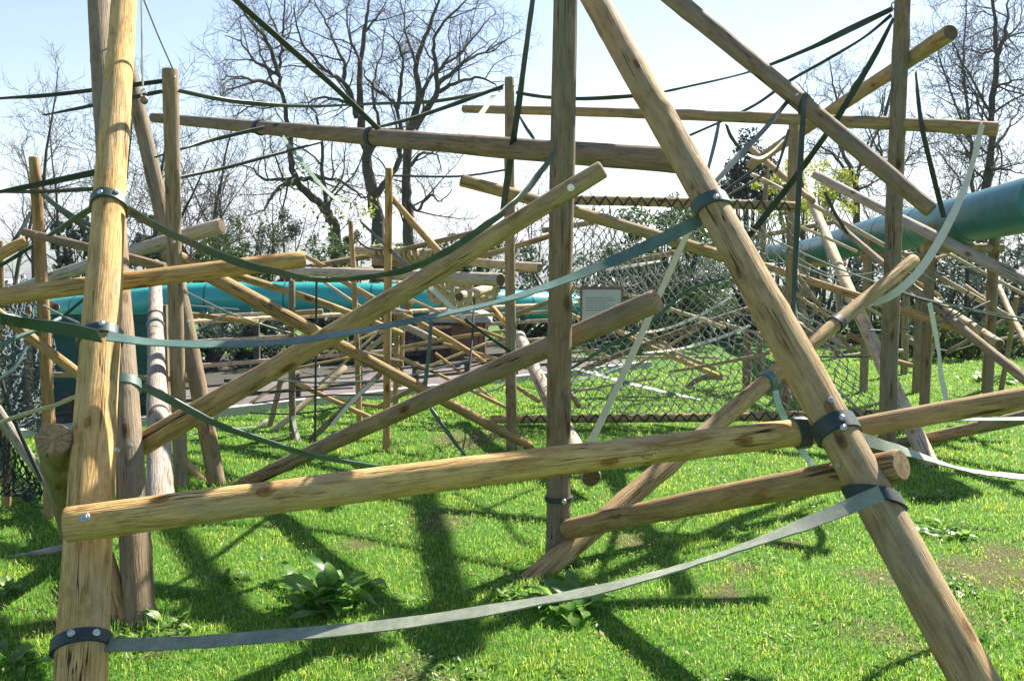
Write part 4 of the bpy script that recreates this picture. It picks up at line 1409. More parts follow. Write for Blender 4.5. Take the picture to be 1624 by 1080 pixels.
# ------------------------------------------------------------------ grass
def grass_mat():
    m, nt, N, L, b = new_mat('grass blades')
    g = N.new('ShaderNodeNewGeometry')
    r = ramp(N, [(0, (.08, .215, .03)), (.35, (.13, .305, .036)), (.66, (.2, .39, .05)), (.88, (.33, .44, .10)), (.95, (.44, .42, .18)), (1, (.5, .44, .25))])
    L.new(g.outputs['Random Per Island'], r.inputs[0])
    tc = N.new('ShaderNodeTexCoord')
    n = noise_n(N, L, tc.outputs['Object'], 1.7, 7, .72)
    q = ramp(N, [(.3, (.6, .74, .62)), (.5, (1, 1, 1)), (.68, (1.5, 1.15, .85))])
    L.new(n, q.inputs[0])
    col = mixc(N, L, r.outputs[0], q.outputs[0], 1, 'MULTIPLY')
    L.new(col, b.inputs['Base Color'])
    b.inputs['Roughness'].default_value = .5
    b.inputs['Specular IOR Level'].default_value = .15
    tr = N.new('ShaderNodeBsdfTranslucent')
    hs = N.new('ShaderNodeHueSaturation')
    hs.inputs['Value'].default_value = 1.7
    hs.inputs['Hue'].default_value = .485
    L.new(col, hs.inputs['Color'])
    L.new(hs.outputs[0], tr.inputs['Color'])
    ms = N.new('ShaderNodeMixShader')
    ms.inputs[0].default_value = .45
    L.new(b.outputs[0], ms.inputs[1])
    L.new(tr.outputs[0], ms.inputs[2])
    out = [n_ for n_ in N if n_.type == 'OUTPUT_MATERIAL'][0]
    L.new(ms.outputs[0], out.inputs['Surface'])
    return m


FEET = [(v['p'].x if v['p'].z < .2 else v['p'].x + v['ax'].x * v['L'], v['p'].y if v['p'].z < .2 else v['p'].y + v['ax'].y * v['L']) for k, v in LOGS.items() if k in ('L2', 'C', 'P8', 'P6', 'R', 'L4', 'L3', 'L39b', 'L10')]
GN = 500000
rs = np.random.RandomState(5)
Dn, Df = 2.6, 24.0
D_ = Dn * (Df / Dn) ** rs.rand(GN)
X_ = (rs.rand(GN) * 2 - 1) * (D_ * .56 + 1.3)
# tufting
keep, hh = np.zeros(GN, bool), np.zeros(GN)
zz = np.zeros(GN)
for i in range(GN):
    x, y = X_[i], D_[i]
    ps = (x - PA.x) * pn.x + (y - PA.y) * pn.y
    if ps > -.02:
        continue
    b = bare(x, y)
    if rs.rand() < b * 1.05:
        continue
    keep[i] = True
    t = mn.noise(Vector((x * 3.1, y * 3.1, 2))) + .6 * mn.noise(Vector((x * 8, y * 8, 6)))
    t2 = mn.noise(Vector((x * .9, y * .9, 31)))
    hh[i] = (.026 + .034 * max(0, t) ** 1.3 + .01 * t2 + (.05 if any((x - q[0]) ** 2 + (y - q[1]) ** 2 < .03 for q in FEET) and rs.rand() < .6 else 0)) * (1 - .6 * b) * (.6 + .8 * rs.rand())
    zz[i] = gh(x, y)
X_, D_, hh, zz = X_[keep], D_[keep], hh[keep], zz[keep]
n = len(X_)
hh = np.maximum(hh, .018)
fl = rs.rand(n) < .035
hh[fl] *= 1.8
az = rs.rand(n) * 2 * np.pi
lean = np.abs(rs.normal(0, .75, n)) + .15
la = rs.rand(n) * 2 * np.pi
wd = (.0017 + .0017 * rs.rand(n)) * np.maximum(1, D_ / 6)
cx, sx_ = np.cos(az) * wd, np.sin(az) * wd
lx, ly = np.cos(la) * lean * hh, np.sin(la) * lean * hh
verts = np.zeros((n, 5, 3))
verts[:, 0] = np.stack([X_ - cx, D_ - sx_, zz - .012], 1)
verts[:, 1] = np.stack([X_ + cx, D_ + sx_, zz - .012], 1)
verts[:, 2] = np.stack([X_ + cx * .75 + lx * .35, D_ + sx_ * .75 + ly * .35, zz + hh * .6], 1)
verts[:, 3] = np.stack([X_ - cx * .75 + lx * .35, D_ - sx_ * .75 + ly * .35, zz + hh * .6], 1)
verts[:, 4] = np.stack([X_ + lx, D_ + ly, zz + hh * (1.05 - .25 * np.minimum(lean, 1.2))], 1)
base = (np.arange(n) * 5)[:, None]
loops = np.concatenate([base + np.array([[0, 1, 2, 3]]), base + np.array([[3, 2, 4]])], 1).ravel()
me = bpy.data.meshes.new('grass')
me.vertices.add(n * 5)
me.vertices.foreach_set('co', verts.ravel())
me.loops.add(n * 7)
me.loops.foreach_set('vertex_index', loops.astype(np.int32))
me.polygons.add(n * 2)
st = (np.arange(n) * 7)[:, None] + np.array([[0, 4]])
me.polygons.foreach_set('loop_start', st.ravel().astype(np.int32))
me.update(calc_edges=True)
me.validate()
me.materials.append(grass_mat())
o = bpy.data.objects.new('grass', me)
C.objects.link(o)
tag(o, 'short bright green grass blades covering the lawn', 'grass', kind='stuff')


# ------------------------------------------------------------------ leaves
def leaf_mat(name, c0, c1, rough=.4, trans=.35, spec=.5):
    m, nt, N, L, b = new_mat(name)
    g = N.new('ShaderNodeNewGeometry')
    r = ramp(N, [(0, c0), (1, c1)])
    L.new(g.outputs['Random Per Island'], r.inputs[0])
    L.new(r.outputs[0], b.inputs['Base Color'])
    b.inputs['Roughness'].default_value = rough
    b.inputs['Specular IOR Level'].default_value = spec
    tr = N.new('ShaderNodeBsdfTranslucent')
    hs = N.new('ShaderNodeHueSaturation')
    hs.inputs['Value'].default_value = 1.6
    L.new(r.outputs[0], hs.inputs['Color'])
    L.new(hs.outputs[0], tr.inputs['Color'])
    ms = N.new('ShaderNodeMixShader')
    ms.inputs[0].default_value = trans
    L.new(b.outputs[0], ms.inputs[1])
    L.new(tr.outputs[0], ms.inputs[2])
    out = [n_ for n_ in N if n_.type == 'OUTPUT_MATERIAL'][0]
    L.new(ms.outputs[0], out.inputs['Surface'])
    return m


LEAF_DOCK = leaf_mat('dock leaf', (.09, .22, .035), (.2, .34, .07), .35, .5)
LEAF_WEED = leaf_mat('weed leaf', (.08, .2, .03), (.2, .32, .07), .45, .4)
LEAF_DARK = leaf_mat('dark evergreen leaf', (.04, .062, .05), (.10, .14, .095), .3, .25)
LEAF_LAUREL = leaf_mat('glossy laurel leaf', (.03, .075, .02), (.10, .17, .05), .25, .25)
LEAF_YEL = leaf_mat('yellow green spring leaf', (.20, .24, .03), (.36, .36, .06), .5, .45)
LEAF_MID = leaf_mat('mid green leaf', (.035, .07, .02), (.09, .13, .035), .4, .3)
LEAF_CON = leaf_mat('conifer needles', (.008, .022, .016), (.02, .045, .028), .5, .1)
LEAF_BUD = leaf_mat('spring bud', (.2, .24, .05), (.34, .34, .09), .5, .5)


def broad_leaf(m, base, dirv, length, width, curl, rg, fold=.25):
    """a lance-shaped leaf with a folded midrib, arching over"""
    d = dirv.normalized()
    side = d.cross(Vector((0, 0, 1)))
    if side.length < .05:
        side = Vector((1, 0, 0))
    side.normalize()
    side = (Matrix.Rotation(rg.uniform(-.5, .5), 3, d) @ side)
    k = 7
    p = base.copy()
    vs = []
    for i in range(k + 1):
        t = i / k
        w = width * (math.sin(math.pi * min(1, t * .88 + .1)) ** .8) * (1 if t < .99 else .05)
        if t < .12:
            w *= .25
        up = side.cross(d).normalized()
        wav = .12 * width * math.sin(t * 9 + curl * 7)
        vs += [p - side * w / 2 + up * (fold * w * .5 + wav), p.copy(), p + side * w / 2 + up * (fold * w * .5 - wav)]
        p = p + d * (length / k)
        d = (Matrix.Rotation(-curl / k, 3, side) @ d).normalized()
    m.add(vs, [(i * 3 + a, i * 3 + a + 1, i * 3 + a + 4, i * 3 + a + 3) for i in range(k) for a in (0, 1)], 0, True)


def dock(label, px, py, n, ln, wd, mat=None, spread=.06, D=None, seed=0, name='dock_plant', up=.9, cat='weed'):
    c = at(px, py, D)
    c.z = gh(c.x, c.y)
    rg = random.Random(seed + int(px))
    m = MB()
    for i in range(n):
        a = rg.uniform(0, 6.28)
        el = rg.uniform(.25, 1.35) * up
        d = Vector((math.cos(a) * math.cos(el), math.sin(a) * math.cos(el), math.sin(el)))
        b = c + Vector((rg.gauss(0, spread), rg.gauss(0, spread), -.005))
        s = rg.uniform(.55, 1.1)
        broad_leaf(m, b, d, ln * s, wd * s, rg.uniform(.5, 1.7), rg)
    o = m.build(name, mat or LEAF_DOCK, origin=c)
    return tag(o, label, cat, 'weeds growing in the lawn')


dock('large clump of broad-leaved dock in the open grass left of centre', 532, 955, 70, .34, .085, spread=.1, seed=3, up=1.05)
dock('big-leaved dock at the foot of the central post', 896, 968, 26, .27, .095, spread=.07, seed=9, up=.85)
dock('leafy weed at the base of the brown upright post on the left', 268, 1000, 38, .16, .05, LEAF_WEED, .08, seed=4)
dock('low spreading weed under the foreground strap near the bottom centre', 735, 1060, 60, .085, .034, LEAF_WEED, .1, seed=5, up=.7)
dock('patch of small nettles left of the dock at the central post', 815, 950, 34, .1, .04, LEAF_WEED, .045, seed=6)
dock('pale broad-leaved weed beyond the round sawn end on the right', 1478, 792, 20, .18, .06, LEAF_WEED, .07, seed=7, up=.6)
dock('second broad-leaved weed on the right lawn, nearer the slanting log', 1500, 850, 26, .18, .06, LEAF_DOCK, .08, seed=8, up=.75)
dock('dark leaves of a weed at the bottom left corner', 22, 1050, 14, .22, .07, LEAF_DOCK, .04, seed=10)
dock('small weed at the left edge below the grey log end', 16, 940, 12, .15, .055, LEAF_WEED, .012, seed=11)
dock('tuft of leaves left of the large dock clump', 375, 925, 34, .11, .035, LEAF_WEED, .055, seed=12, up=.8)
dock('leafy weeds ringing the dark far right post', 1570, 606, 44, .34, .09, LEAF_WEED, .11, seed=13, up=.8)
dock('low leaves under the small left net', 36, 792, 44, .15, .05, LEAF_WEED, .13, seed=14, up=.6)
dock('patch of low leaves at the bottom left behind the thickest log', 200, 1012, 44, .09, .034, LEAF_WEED, .1, seed=15, up=.7)
dock('lone small weed in the grass above the large dock clump', 428, 888, 7, .1, .035, LEAF_WEED, .03, seed=16)
dock('low weeds behind the diamond net on the far lawn', 930, 592, 50, .24, .07, LEAF_WEED, .22, seed=17, up=.7)
dock('scrappy weed patch on the bare soil at the lower right', 1500, 935, 70, .09, .03, LEAF_WEED, .07, seed=18, up=.6)

def leafquad(m, c, rg, s, up=0):
    n = Vector((rg.gauss(0, 1), rg.gauss(0, 1), rg.gauss(0, 1) + up)).normalized()
    a = n.orthogonal().normalized()
    a = Matrix.Rotation(rg.uniform(0, 6.28), 3, n) @ a
    b = n.cross(a)
    s *= rg.uniform(.6, 1.3)
    m.add([c - a * s, c + b * s * .42 + n * s * .1, c + a * s, c - b * s * .42 + n * s * .1], [(0, 1, 2, 3)], 0, False)



# clover and plantain mixed into the turf
m = MB()
rg = random.Random(8)
for i in range(150):
    D0 = 3.7 * (14 / 3.7) ** rg.random()
    x0 = rg.uniform(-1, 1) * D0 * .56
    if (x0 - PA.x) * pn.x + (D0 - PA.y) * pn.y > -.4:
        continue
    sp_ = rg.uniform(.04, .2)
    lf = rg.uniform(.008, .02)
    for k in range(int(rg.uniform(14, 60))):
        p = Vector((x0 + rg.gauss(0, sp_), D0 + rg.gauss(0, sp_), 0))
        p.z = gh(p.x, p.y) + rg.uniform(.015, .05)
        leafquad(m, p, rg, lf, 1.6)
o = m.build('clover', LEAF_WEED)
tag(o, 'patches of clover and small broad leaves mixed into the turf', 'clover', kind='stuff')

# twigs and dry litter
m = MB()
rg = random.Random(3)
for (px, py, n_, sp_) in ((72, 968, 12, .12), (260, 1030, 10, .1), (1500, 930, 14, .3), (735, 700, 10, .3), (690, 820, 6, .2), (1060, 870, 5, .2)):
    c = at(px, py)
    for i in range(n_):
        p = c + Vector((rg.gauss(0, sp_), rg.gauss(0, sp_), 0))
        p.z = gh(p.x, p.y) + .035
        a = rg.uniform(0, 6.28)
        l_ = rg.uniform(.05, .2)
        q = p + Vector((math.cos(a) * l_, math.sin(a) * l_, rg.uniform(-.02, .03)))
        m.tube([p, (p + q) / 2 + Vector((0, 0, rg.uniform(0, .03))), q], [.003, .0025, .0015], 4)
for i in range(160):
    D0 = 3.6 * (18 / 3.6) ** rg.random()
    x0 = rg.uniform(-1, 1) * D0 * .55
    if (x0 - PA.x) * pn.x + (D0 - PA.y) * pn.y > -.1:
        continue
    a = rg.uniform(0, 6.28)
    p = Vector((x0, D0, gh(x0, D0) + rg.uniform(.015, .04)))
    u = Vector((math.cos(a), math.sin(a), rg.uniform(-.3, .5))) * rg.uniform(.012, .03)
    w_ = Vector((-math.sin(a), math.cos(a), rg.uniform(-.4, .4))) * rg.uniform(.006, .014)
    m.add([p - u, p + w_, p + u, p - w_], [(0, 1, 2, 3)], 0, False)
o = m.build('dry_litter', plain('dry twig', (.26, .2, .11), .8, var=.4))
tag(o, 'dry twigs and dead stalks scattered on the lawn', 'litter', kind='stuff')

# ------------------------------------------------------------------ trees
def bark(name, c0, c1):
    m, nt, N, L, b = new_mat(name)
    v = obj_vec(N, L, (1, 1, .35))
    n = noise_n(N, L, v, 9, 7, .7)
    r = ramp(N, [(.3, c0), (.7, c1)])
    L.new(n, r.inputs[0])
    L.new(r.outputs[0], b.inputs['Base Color'])
    b.inputs['Roughness'].default_value = .9
    b.inputs['Specular IOR Level'].default_value = .2
    bp = N.new('ShaderNodeBump')
    bp.inputs['Strength'].default_value = .8
    bp.inputs['Distance'].default_value = .04
    L.new(n, bp.inputs['Height'])
    L.new(bp.outputs[0], b.inputs['Normal'])
    return m


BARK = bark('dark bark', (.06, .052, .045), (.13, .115, .095))
BARK_T = bark('twig bark', (.075, .065, .056), (.14, .12, .1))
BARK_B = bark('brown bush twig', (.12, .09, .065), (.22, .17, .12))


def wander(rg, p, d, length, k, wig, up):
    pts = [p.copy()]
    d = d.normalized()
    for i in range(k):
        d = (d + Vector((rg.gauss(0, wig), rg.gauss(0, wig), rg.gauss(0, wig) + up))).normalized()
        p = p + d * (length / k)
        pts.append(p.copy())
    return pts, d


def grow(tw, rg, pts, r0, r1, level, ratio, spacing, wig, up, lenf, fins):
    """side branches along a limb; the finest go to the crown mesh"""
    cum = [0]
    for a, b in zip(pts, pts[1:]):
        cum.append(cum[-1] + (b - a).length)
    total = cum[-1]
    s = rg.uniform(.12, .3) * total if level > 0 else .1 * total
    while s < total:
        i = max(j for j in range(len(cum)) if cum[j] <= s)
        i = min(i, len(pts) - 2)
        f = (s - cum[i]) / max(1e-6, cum[i + 1] - cum[i])
        p = pts[i].lerp(pts[i + 1], f)
        t = (pts[i + 1] - pts[i]).normalized()
        ax = t.orthogonal().normalized()
        ax = Matrix.Rotation(rg.uniform(0, 6.28), 3, t) @ ax
        d = (t * rg.uniform(.35, .9) + ax * rg.uniform(.6, 1.1) + Vector((0, 0, up * 1.5))).normalized()
        frac = s / total
        rad = (r0 + (r1 - r0) * frac)
        Lc = lenf * (1.15 - .55 * frac) * rg.uniform(.55, 1.25)
        k = 6 if level == 0 else 5 if level == 1 else 3
        bp, _ = wander(rg, p, d, Lc, k, wig, up)
        br = max(.0065, min(rad * .55, Lc * .0165))
        tw.tube(bp, [br * (1 - .75 * q / k) for q in range(k + 1)], 5 if level == 0 else 4 if level == 1 else 3, 0, caps=False)
        fins.append(bp[-1])
        if level < 2:
            grow(tw, rg, bp, br, br * .3, level + 1, ratio, spacing * ratio, wig, up, lenf * ratio, fins)
        s += spacing * rg.uniform(.5, 1.2)


def smooth_pts(pts, n=3):
    return [Vector(q) for q in catmull([tuple(p) for p in pts], n)]


def traced_tree(label, D, limbs, seed, spacing=.75, lenf=2.6, up=.03, wig=.26, buds=0, name='bare_tree'):
    """limbs: ([(px, py), ...], width in px at the start, at the end, bend in depth at its end)"""
    rg = random.Random(seed)
    tr, tw = MB(), MB()
    fins = []
    base = None
    for pts, w0, w1, dz in limbs:
        k = len(pts)
        P3 = [at(x, y, D + (dz * (i / (k - 1)) ** 1.2 if k > 1 else 0)) for i, (x, y) in enumerate(pts)]
        if base is None:
            q = P3[0]
            base = Vector((q.x, q.y, gh(q.x, q.y) - .3))
            P3 = [base] + P3
        P3 = smooth_pts(P3, 4)
        sc = D / F / 2
        n_ = len(P3)
        P3 = [p + Vector((rg.gauss(0, .02), rg.gauss(0, .04), rg.gauss(0, .02))) if 0 < i < n_ - 1 else p for i, p in enumerate(P3)]
        rads = [(w0 * 1.0 + (w1 * .7 - w0 * 1.0) * (i / (n_ - 1)) ** .7) * sc * rg.uniform(.93, 1.08) for i in range(n_)]
        tr.tube(P3, rads, 10 if w0 > 8 else 7, caps=True)
        if w0 < 24:
            grow(tw, rg, P3, rads[0], rads[-1], 0 if w1 < 8 else 1, .55, spacing, wig, up, lenf, fins)
    e = empty(name, base, label, 'tree', 'bare trees beyond the climbing frame')
    o = tr.build('trunk', BARK, origin=base); attach(o, e)
    o = tw.build('crown', BARK_T, origin=base); attach(o, e)
    if buds:
        m = MB()
        for i in range(buds):
            c = at(*[(rg.gauss(b[0], b[2]), rg.gauss(b[1], b[2])) for b in [rg.choice(BUDS)]][0], D + rg.gauss(0, .8))
            leafquad(m, c, rg, .09)
        o = m.build('foliage', LEAF_BUD, origin=base); attach(o, e)
    return e


BUDS = [(520, 330, 28), (560, 330, 20), (500, 290, 25), (590, 330, 18), (470, 300, 20), (540, 370, 22), (545, 355, 30)]


def zz2(pts):
    return [(400 + x / 3, y / 3) for x, y in pts]


def zz4(pts):
    return [(1214 + x / 3, y / 3) for x, y in pts]


traced_tree('gnarled bare oak with a tall fork, left of the two big central trunks', 32, [
    (zz2([(600, 1110), (575, 950), (545, 760), (520, 600), (510, 480), (515, 300), (535, 150), (555, 20), (570, -110)]), 27, 3, 1),
    (zz2([(500, 560), (470, 450), (430, 385), (370, 350), (300, 280), (240, 210), (215, 130), (200, 20)]), 11, 2, -2.5),
    (zz2([(432, 385), (440, 310), (400, 230), (350, 110), (300, 20), (270, -80)]), 8, 2, 2.5),
    (zz2([(500, 500), (440, 490), (370, 470), (280, 480), (262, 545)]), 8, 2, -2),
    (zz2([(585, 930), (640, 860), (695, 780), (705, 650), (690, 520), (640, 460), (560, 400), (528, 320)]), 13, 3, 2),
    (zz2([(690, 520), (705, 400), (718, 310), (690, 200), (610, 140)]), 8, 2, -2),
    (zz2([(548, 770), (600, 610), (578, 480), (580, 370), (620, 240), (640, 100)]), 8, 2, 3),
    (zz2([(515, 300), (470, 200), (450, 90), (470, -20)]), 6, 2, 2),
    (zz2([(538, 150), (590, 90), (640, 0)]), 5, 2, -2),
], 11, .55, 2.0, wig=.21, buds=120)
traced_tree('gnarled bare oak with wide spreading limbs, right of the two big central trunks', 34, [
    (zz2([(745, 1110), (730, 950), (735, 780), (755, 600), (790, 470), (780, 300), (820, 180), (860, 80), (900, -20), (930, -120)]), 22, 3, 1),
    (zz2([(770, 610), (830, 520), (880, 430), (870, 300), (865, 190), (910, 110), (1000, 20), (1060, -60)]), 13, 2, -2),
    (zz2([(880, 440), (960, 400), (1060, 370), (1140, 395), (1180, 440)]), 8, 2, -2),
    (zz2([(880, 400), (960, 340), (1050, 270), (1150, 240), (1220, 180)]), 9, 2, 2.5),
    (zz2([(800, 460), (855, 360), (940, 290), (1010, 240), (1100, 120), (1160, 60)]), 8, 2, 3),
    (zz2([(738, 960), (790, 1000), (850, 930), (900, 960), (950, 900)]), 7, 2, -1.5),
    (zz2([(752, 790), (810, 730), (880, 740), (900, 820)]), 7, 2, 1.5),
    (zz2([(782, 310), (740, 200), (720, 80), (700, -20)]), 6, 2, 2),
], 12, .55, 2.0, wig=.21)
traced_tree('leaning bare oak with a crooked trunk left of the two big central trunks', 30, [
    (zz2([(400, 1130), (370, 1040), (330, 980), (250, 910), (205, 850), (185, 750), (172, 600), (140, 450), (122, 350), (142, 240), (150, 100), (155, -60)]), 20, 3, 1),
    (zz2([(135, 430), (70, 395), (0, 385), (-80, 360), (-150, 380)]), 9, 2, -2),
    (zz2([(128, 360), (60, 320), (0, 280), (-60, 200), (-130, 170)]), 8, 2, 2),
    (zz2([(122, 350), (70, 200), (0, 110), (-60, 30), (-90, -60)]), 8, 2, -2),
    (zz2([(200, 870), (130, 890), (80, 960), (40, 1010), (-30, 1030)]), 9, 2, -2),
    (zz2([(190, 850), (60, 850), (0, 800), (-80, 780)]), 7, 2, 2),
    (zz2([(230, 850), (320, 850), (420, 860), (520, 930), (560, 940)]), 8, 3, -2),
    (zz2([(372, 1060), (345, 900), (330, 700), (310, 560), (270, 500), (250, 430)]), 9, 2, 2.5),
    (zz2([(150, 500), (60, 500), (-20, 510), (-90, 560)]), 6, 2, 3),
    (zz2([(145, 240), (100, 100), (60, 0)]), 6, 2, 2),
], 13, .55, 1.9, wig=.21, buds=160)
traced_tree('bare tree with a domed crown behind the free-ended log', 40, [
    ([(1359, 400), (1359, 349), (1357, 290), (1347, 264), (1336, 241), (1326, 205), (1327, 160), (1320, 125), (1316, 100)], 15, 2, 1),
    ([(1358, 290), (1364, 262), (1385, 225), (1400, 180), (1404, 140)], 8, 2, 2),
    ([(1350, 285), (1335, 262), (1318, 242), (1300, 234), (1280, 225)], 7, 2, -2),
    ([(1327, 210), (1305, 180), (1280, 150), (1262, 130)], 5, 2, 2),
    ([(1326, 180), (1345, 150), (1360, 125), (1370, 108)], 5, 2, -2),
    ([(1356, 332), (1330, 316), (1300, 305), (1270, 312)], 6, 2, -2),
    ([(1362, 300), (1395, 285), (1420, 262)], 5, 2, 2),
], 14, .45, 1.9, wig=.38)
traced_tree('tall bare tree at the right edge behind the end of the thin level log', 28, [
    (zz4([(1030, 1000), (1050, 900), (1070, 750), (1080, 520), (1098, 300), (1095, 150), (1085, 0), (1080, -120)]), 19, 5, 1),
    (zz4([(1098, 300), (1140, 170), (1155, 60), (1165, -60)]), 9, 3, 2),
    (zz4([(1092, 420), (1160, 395), (1250, 365)]), 6, 2, -2),
    (zz4([(1085, 700), (1140, 640), (1185, 560), (1240, 490)]), 7, 2, 2),
    (zz4([(1072, 800), (1130, 810), (1240, 830)]), 6, 2, -2),
    (zz4([(1082, 560), (1030, 460), (980, 380), (900, 230), (870, 160)]), 6, 2, 2),
    (zz4([(1060, 860), (1000, 820), (960, 740), (900, 720)]), 5, 2, -2),
    (zz4([(1100, 190), (1160, 160), (1240, 80)]), 5, 2, 2),
], 15, .48, 2.2)
traced_tree('slender bare tree beside the tall one at the right edge', 33, [
    (zz4([(985, 1000), (980, 800), (968, 600), (945, 400), (940, 280), (950, 120), (955, -60)]), 9, 2, 1),
    (zz4([(968, 650), (900, 490), (830, 270), (800, 150)]), 5, 1.5, -2),
    (zz4([(975, 800), (1030, 640), (1035, 450), (1060, 330)]), 5, 1.5, 2),
    (zz4([(972, 740), (900, 640), (760, 540)]), 4, 1.5, 2),
], 16, .48, 2.1)
traced_tree('twisting bare tree behind the tall right-hand post', 38, [
    ([(1420, 400), (1418, 340), (1410, 290), (1398, 240), (1392, 200), (1400, 150)], 9, 2, 0),
    ([(1412, 300), (1432, 262), (1462, 235), (1500, 222)], 5, 1.5, 2),
    ([(1398, 245), (1380, 215), (1372, 180)], 4, 1.5, -2),
], 17, .42, 1.8)


def slim_tree(label, px, py, D, h, seed, spread=.55, lean=0, stems=1, name='bare_tree', r=.09, sp=.5):
    rg = random.Random(seed)
    b = at(px, py, D)
    b.z = gh(b.x, b.y) - .2
    tr, tw, fins = MB(), MB(), []
    for s in range(stems):
        d = Vector((lean + rg.gauss(0, .22 if stems > 1 else .04), rg.gauss(0, .2 if stems > 1 else .04), 1))
        pts, _ = wander(rg, b + Vector((rg.gauss(0, .25), rg.gauss(0, .25), 0)) * (stems > 1), d, h * rg.uniform(.8, 1), 10, .07, .02)
        tr.tube(pts, [r * (1 - .88 * i / 10) for i in range(11)], 7)
        grow(tw, rg, pts[2:], r * .7, .01, 0, .55, sp, .2, .09, h * .2 * spread / .55, fins)
    e = empty(name, b, label, 'tree', 'bare trees beyond the climbing frame')
    o = tr.build('trunk', BARK, origin=b); attach(o, e)
    o = tw.build('crown', BARK_T, origin=b); attach(o, e)
    return e


slim_tree('slender bare tree rising above the left-edge post', 52, 430, 26, 8.6, 21)
slim_tree('thin bare tree at the far left edge', 6, 430, 30, 7.5, 22)
slim_tree('many-stemmed bare tree between the left-edge post and the thickest log', 112, 430, 27, 7.2, 23, .7, stems=3, r=.07)
slim_tree('bare tree directly behind the top of the flat-topped post', 300, 430, 27, 7.6, 24, .8, stems=2)
slim_tree('bare many-stemmed tree just right of the flat-topped post', 345, 440, 29, 6.5, 25, .8, stems=3, r=.06)
slim_tree('bare tree with upright twigs between the thickest log and the flat-topped post', 232, 430, 25, 6.8, 26, .7, stems=2)
slim_tree('small twiggy tree left of the thin post top', 745, 430, 30, 4.6, 27, .9, stems=3, r=.045)
slim_tree('small twiggy tree just right of the thin post', 850, 430, 28, 4.8, 28, .9, stems=3, r=.045)
slim_tree('small twiggy tree behind the central post', 925, 430, 31, 4.4, 29, .9, stems=3, r=.045)
slim_tree('twiggy tree behind the top of the slanting log', 1010, 430, 33, 4.8, 30, .9, stems=4, r=.045)
slim_tree('twiggy tree left of the conifer', 1120, 430, 34, 5.2, 31, .9, stems=4, r=.045)
slim_tree('dense twiggy tree between the tall right-hand post and the right edge', 1480, 420, 30, 6.2, 32, .8, stems=3, r=.06)
slim_tree('dense twiggy tree in the bottom of the gap beside the right edge tree', 1610, 420, 26, 6.4, 33, .8, stems=2, r=.06)
slim_tree('thin bare saplings on the far left skyline', 150, 430, 34, 8.2, 34, .6, stems=2)
slim_tree('low bare thicket tree under the leaning oak', 420, 440, 24, 4.0, 35, .9, stems=4, r=.04)
slim_tree('twiggy thicket tree between the two big trunks', 690, 440, 26, 3.6, 36, .9, stems=4, r=.04)


def shrub(label, px, py, D, w, h, n, leaf, mat, seed, clumps=26, boxy=False, name='shrub', depth=None, cone=0, base_y=None, twig=BARK, cat='shrub', gap=.35):
    """leaf clumps spread through a crown on a few stems; (px, py) is the middle of the crown"""
    rg = random.Random(seed)
    c = at(px, py, D)
    depth = depth or w
    zb = gh(c.x, c.y) - .15
    st, fo = MB(), MB()
    centers = []
    for i in range(clumps):
        for _ in range(20):
            v = Vector((rg.uniform(-1, 1), rg.uniform(-1, 1), rg.uniform(-1, 1)))
            if cone:
                lim = (1 - (v.z + 1) / 2) ** cone
                ok = math.hypot(v.x, v.y) < lim + .06
            elif boxy:
                ok = True
            else:
                ok = .25 < v.length < 1
            if ok:
                break
        p = c + Vector((v.x * w / 2, v.y * depth / 2, v.z * h / 2))
        p.z = max(p.z, zb + .1)
        centers.append((p, rg.uniform(.6, 1.3) * (min(w, h) * .5 / (clumps ** .333)) * (1.25 - gap)))
    root = Vector((c.x, c.y, zb))
    for p, _ in centers[::2]:
        mid = root.lerp(p, .5) + Vector((rg.gauss(0, .1), rg.gauss(0, .1), .1)) * w * .3
        st.tube([root, mid, p], [.035 * w ** .5, .02 * w ** .5, .008], 5)
    for i in range(n):
        p, r_ = rg.choice(centers)
        v = Vector((rg.gauss(0, 1), rg.gauss(0, 1), rg.gauss(0, 1))).normalized() * (r_ * rg.random() ** .4 * 1.2)
        leafquad(fo, p + v, rg, leaf, .5)
    e = empty(name, root, label, cat, 'shrubs behind the climbing frame')
    o = st.build('stem', twig, origin=root); attach(o, e)
    o = fo.build('foliage', mat, origin=root); attach(o, e)
    return e


shrub('dark hedge shrub below the left end of the green tunnel', 330, 553, 16.9, 1.7, 1.1, 6500, .045, LEAF_DARK, 41, 50, boxy=True)
shrub('dark hedge shrub below the middle of the green tunnel', 455, 553, 17.2, 1.6, 1.1, 6000, .045, LEAF_DARK, 42, 50, boxy=True)
shrub('dark hedge shrub left of the slim orange-brown post', 565, 555, 17.6, 1.5, 1.0, 5000, .045, LEAF_DARK, 43, 46, boxy=True)
shrub('dark hedge shrub at the left behind the silver grey post', 215, 553, 17.2, 1.7, 1.1, 5000, .045, LEAF_DARK, 44, 46, boxy=True)
shrub('ivy-dark columnar shrub under the leaning oak', 455, 402, 25, 1.2, 2.2, 3000, .055, LEAF_DARK, 45, 36, cone=.6, gap=.5)
shrub('mid green airy shrub left of the columnar ivy shrub', 388, 395, 24, 2.0, 1.9, 2600, .05, LEAF_MID, 46, 40, gap=.6)
shrub('low green shrub under the big central trunks', 560, 402, 23, 2.4, 1.2, 3000, .05, LEAF_MID, 47, 36, gap=.5)
shrub('dark evergreen behind the thickest log', 126, 392, 25, 1.5, 1.6, 2600, .06, LEAF_DARK, 48, 36, gap=.7)
shrub('dark evergreen just left of the flat-topped post', 238, 392, 24, 1.1, 1.7, 2200, .055, LEAF_DARK, 49, 30, gap=.65)
shrub('green-leaved bush right of the flat-topped post', 340, 430, 22, 2.6, 1.2, 3500, .05, LEAF_MID, 50, 36, gap=.5)
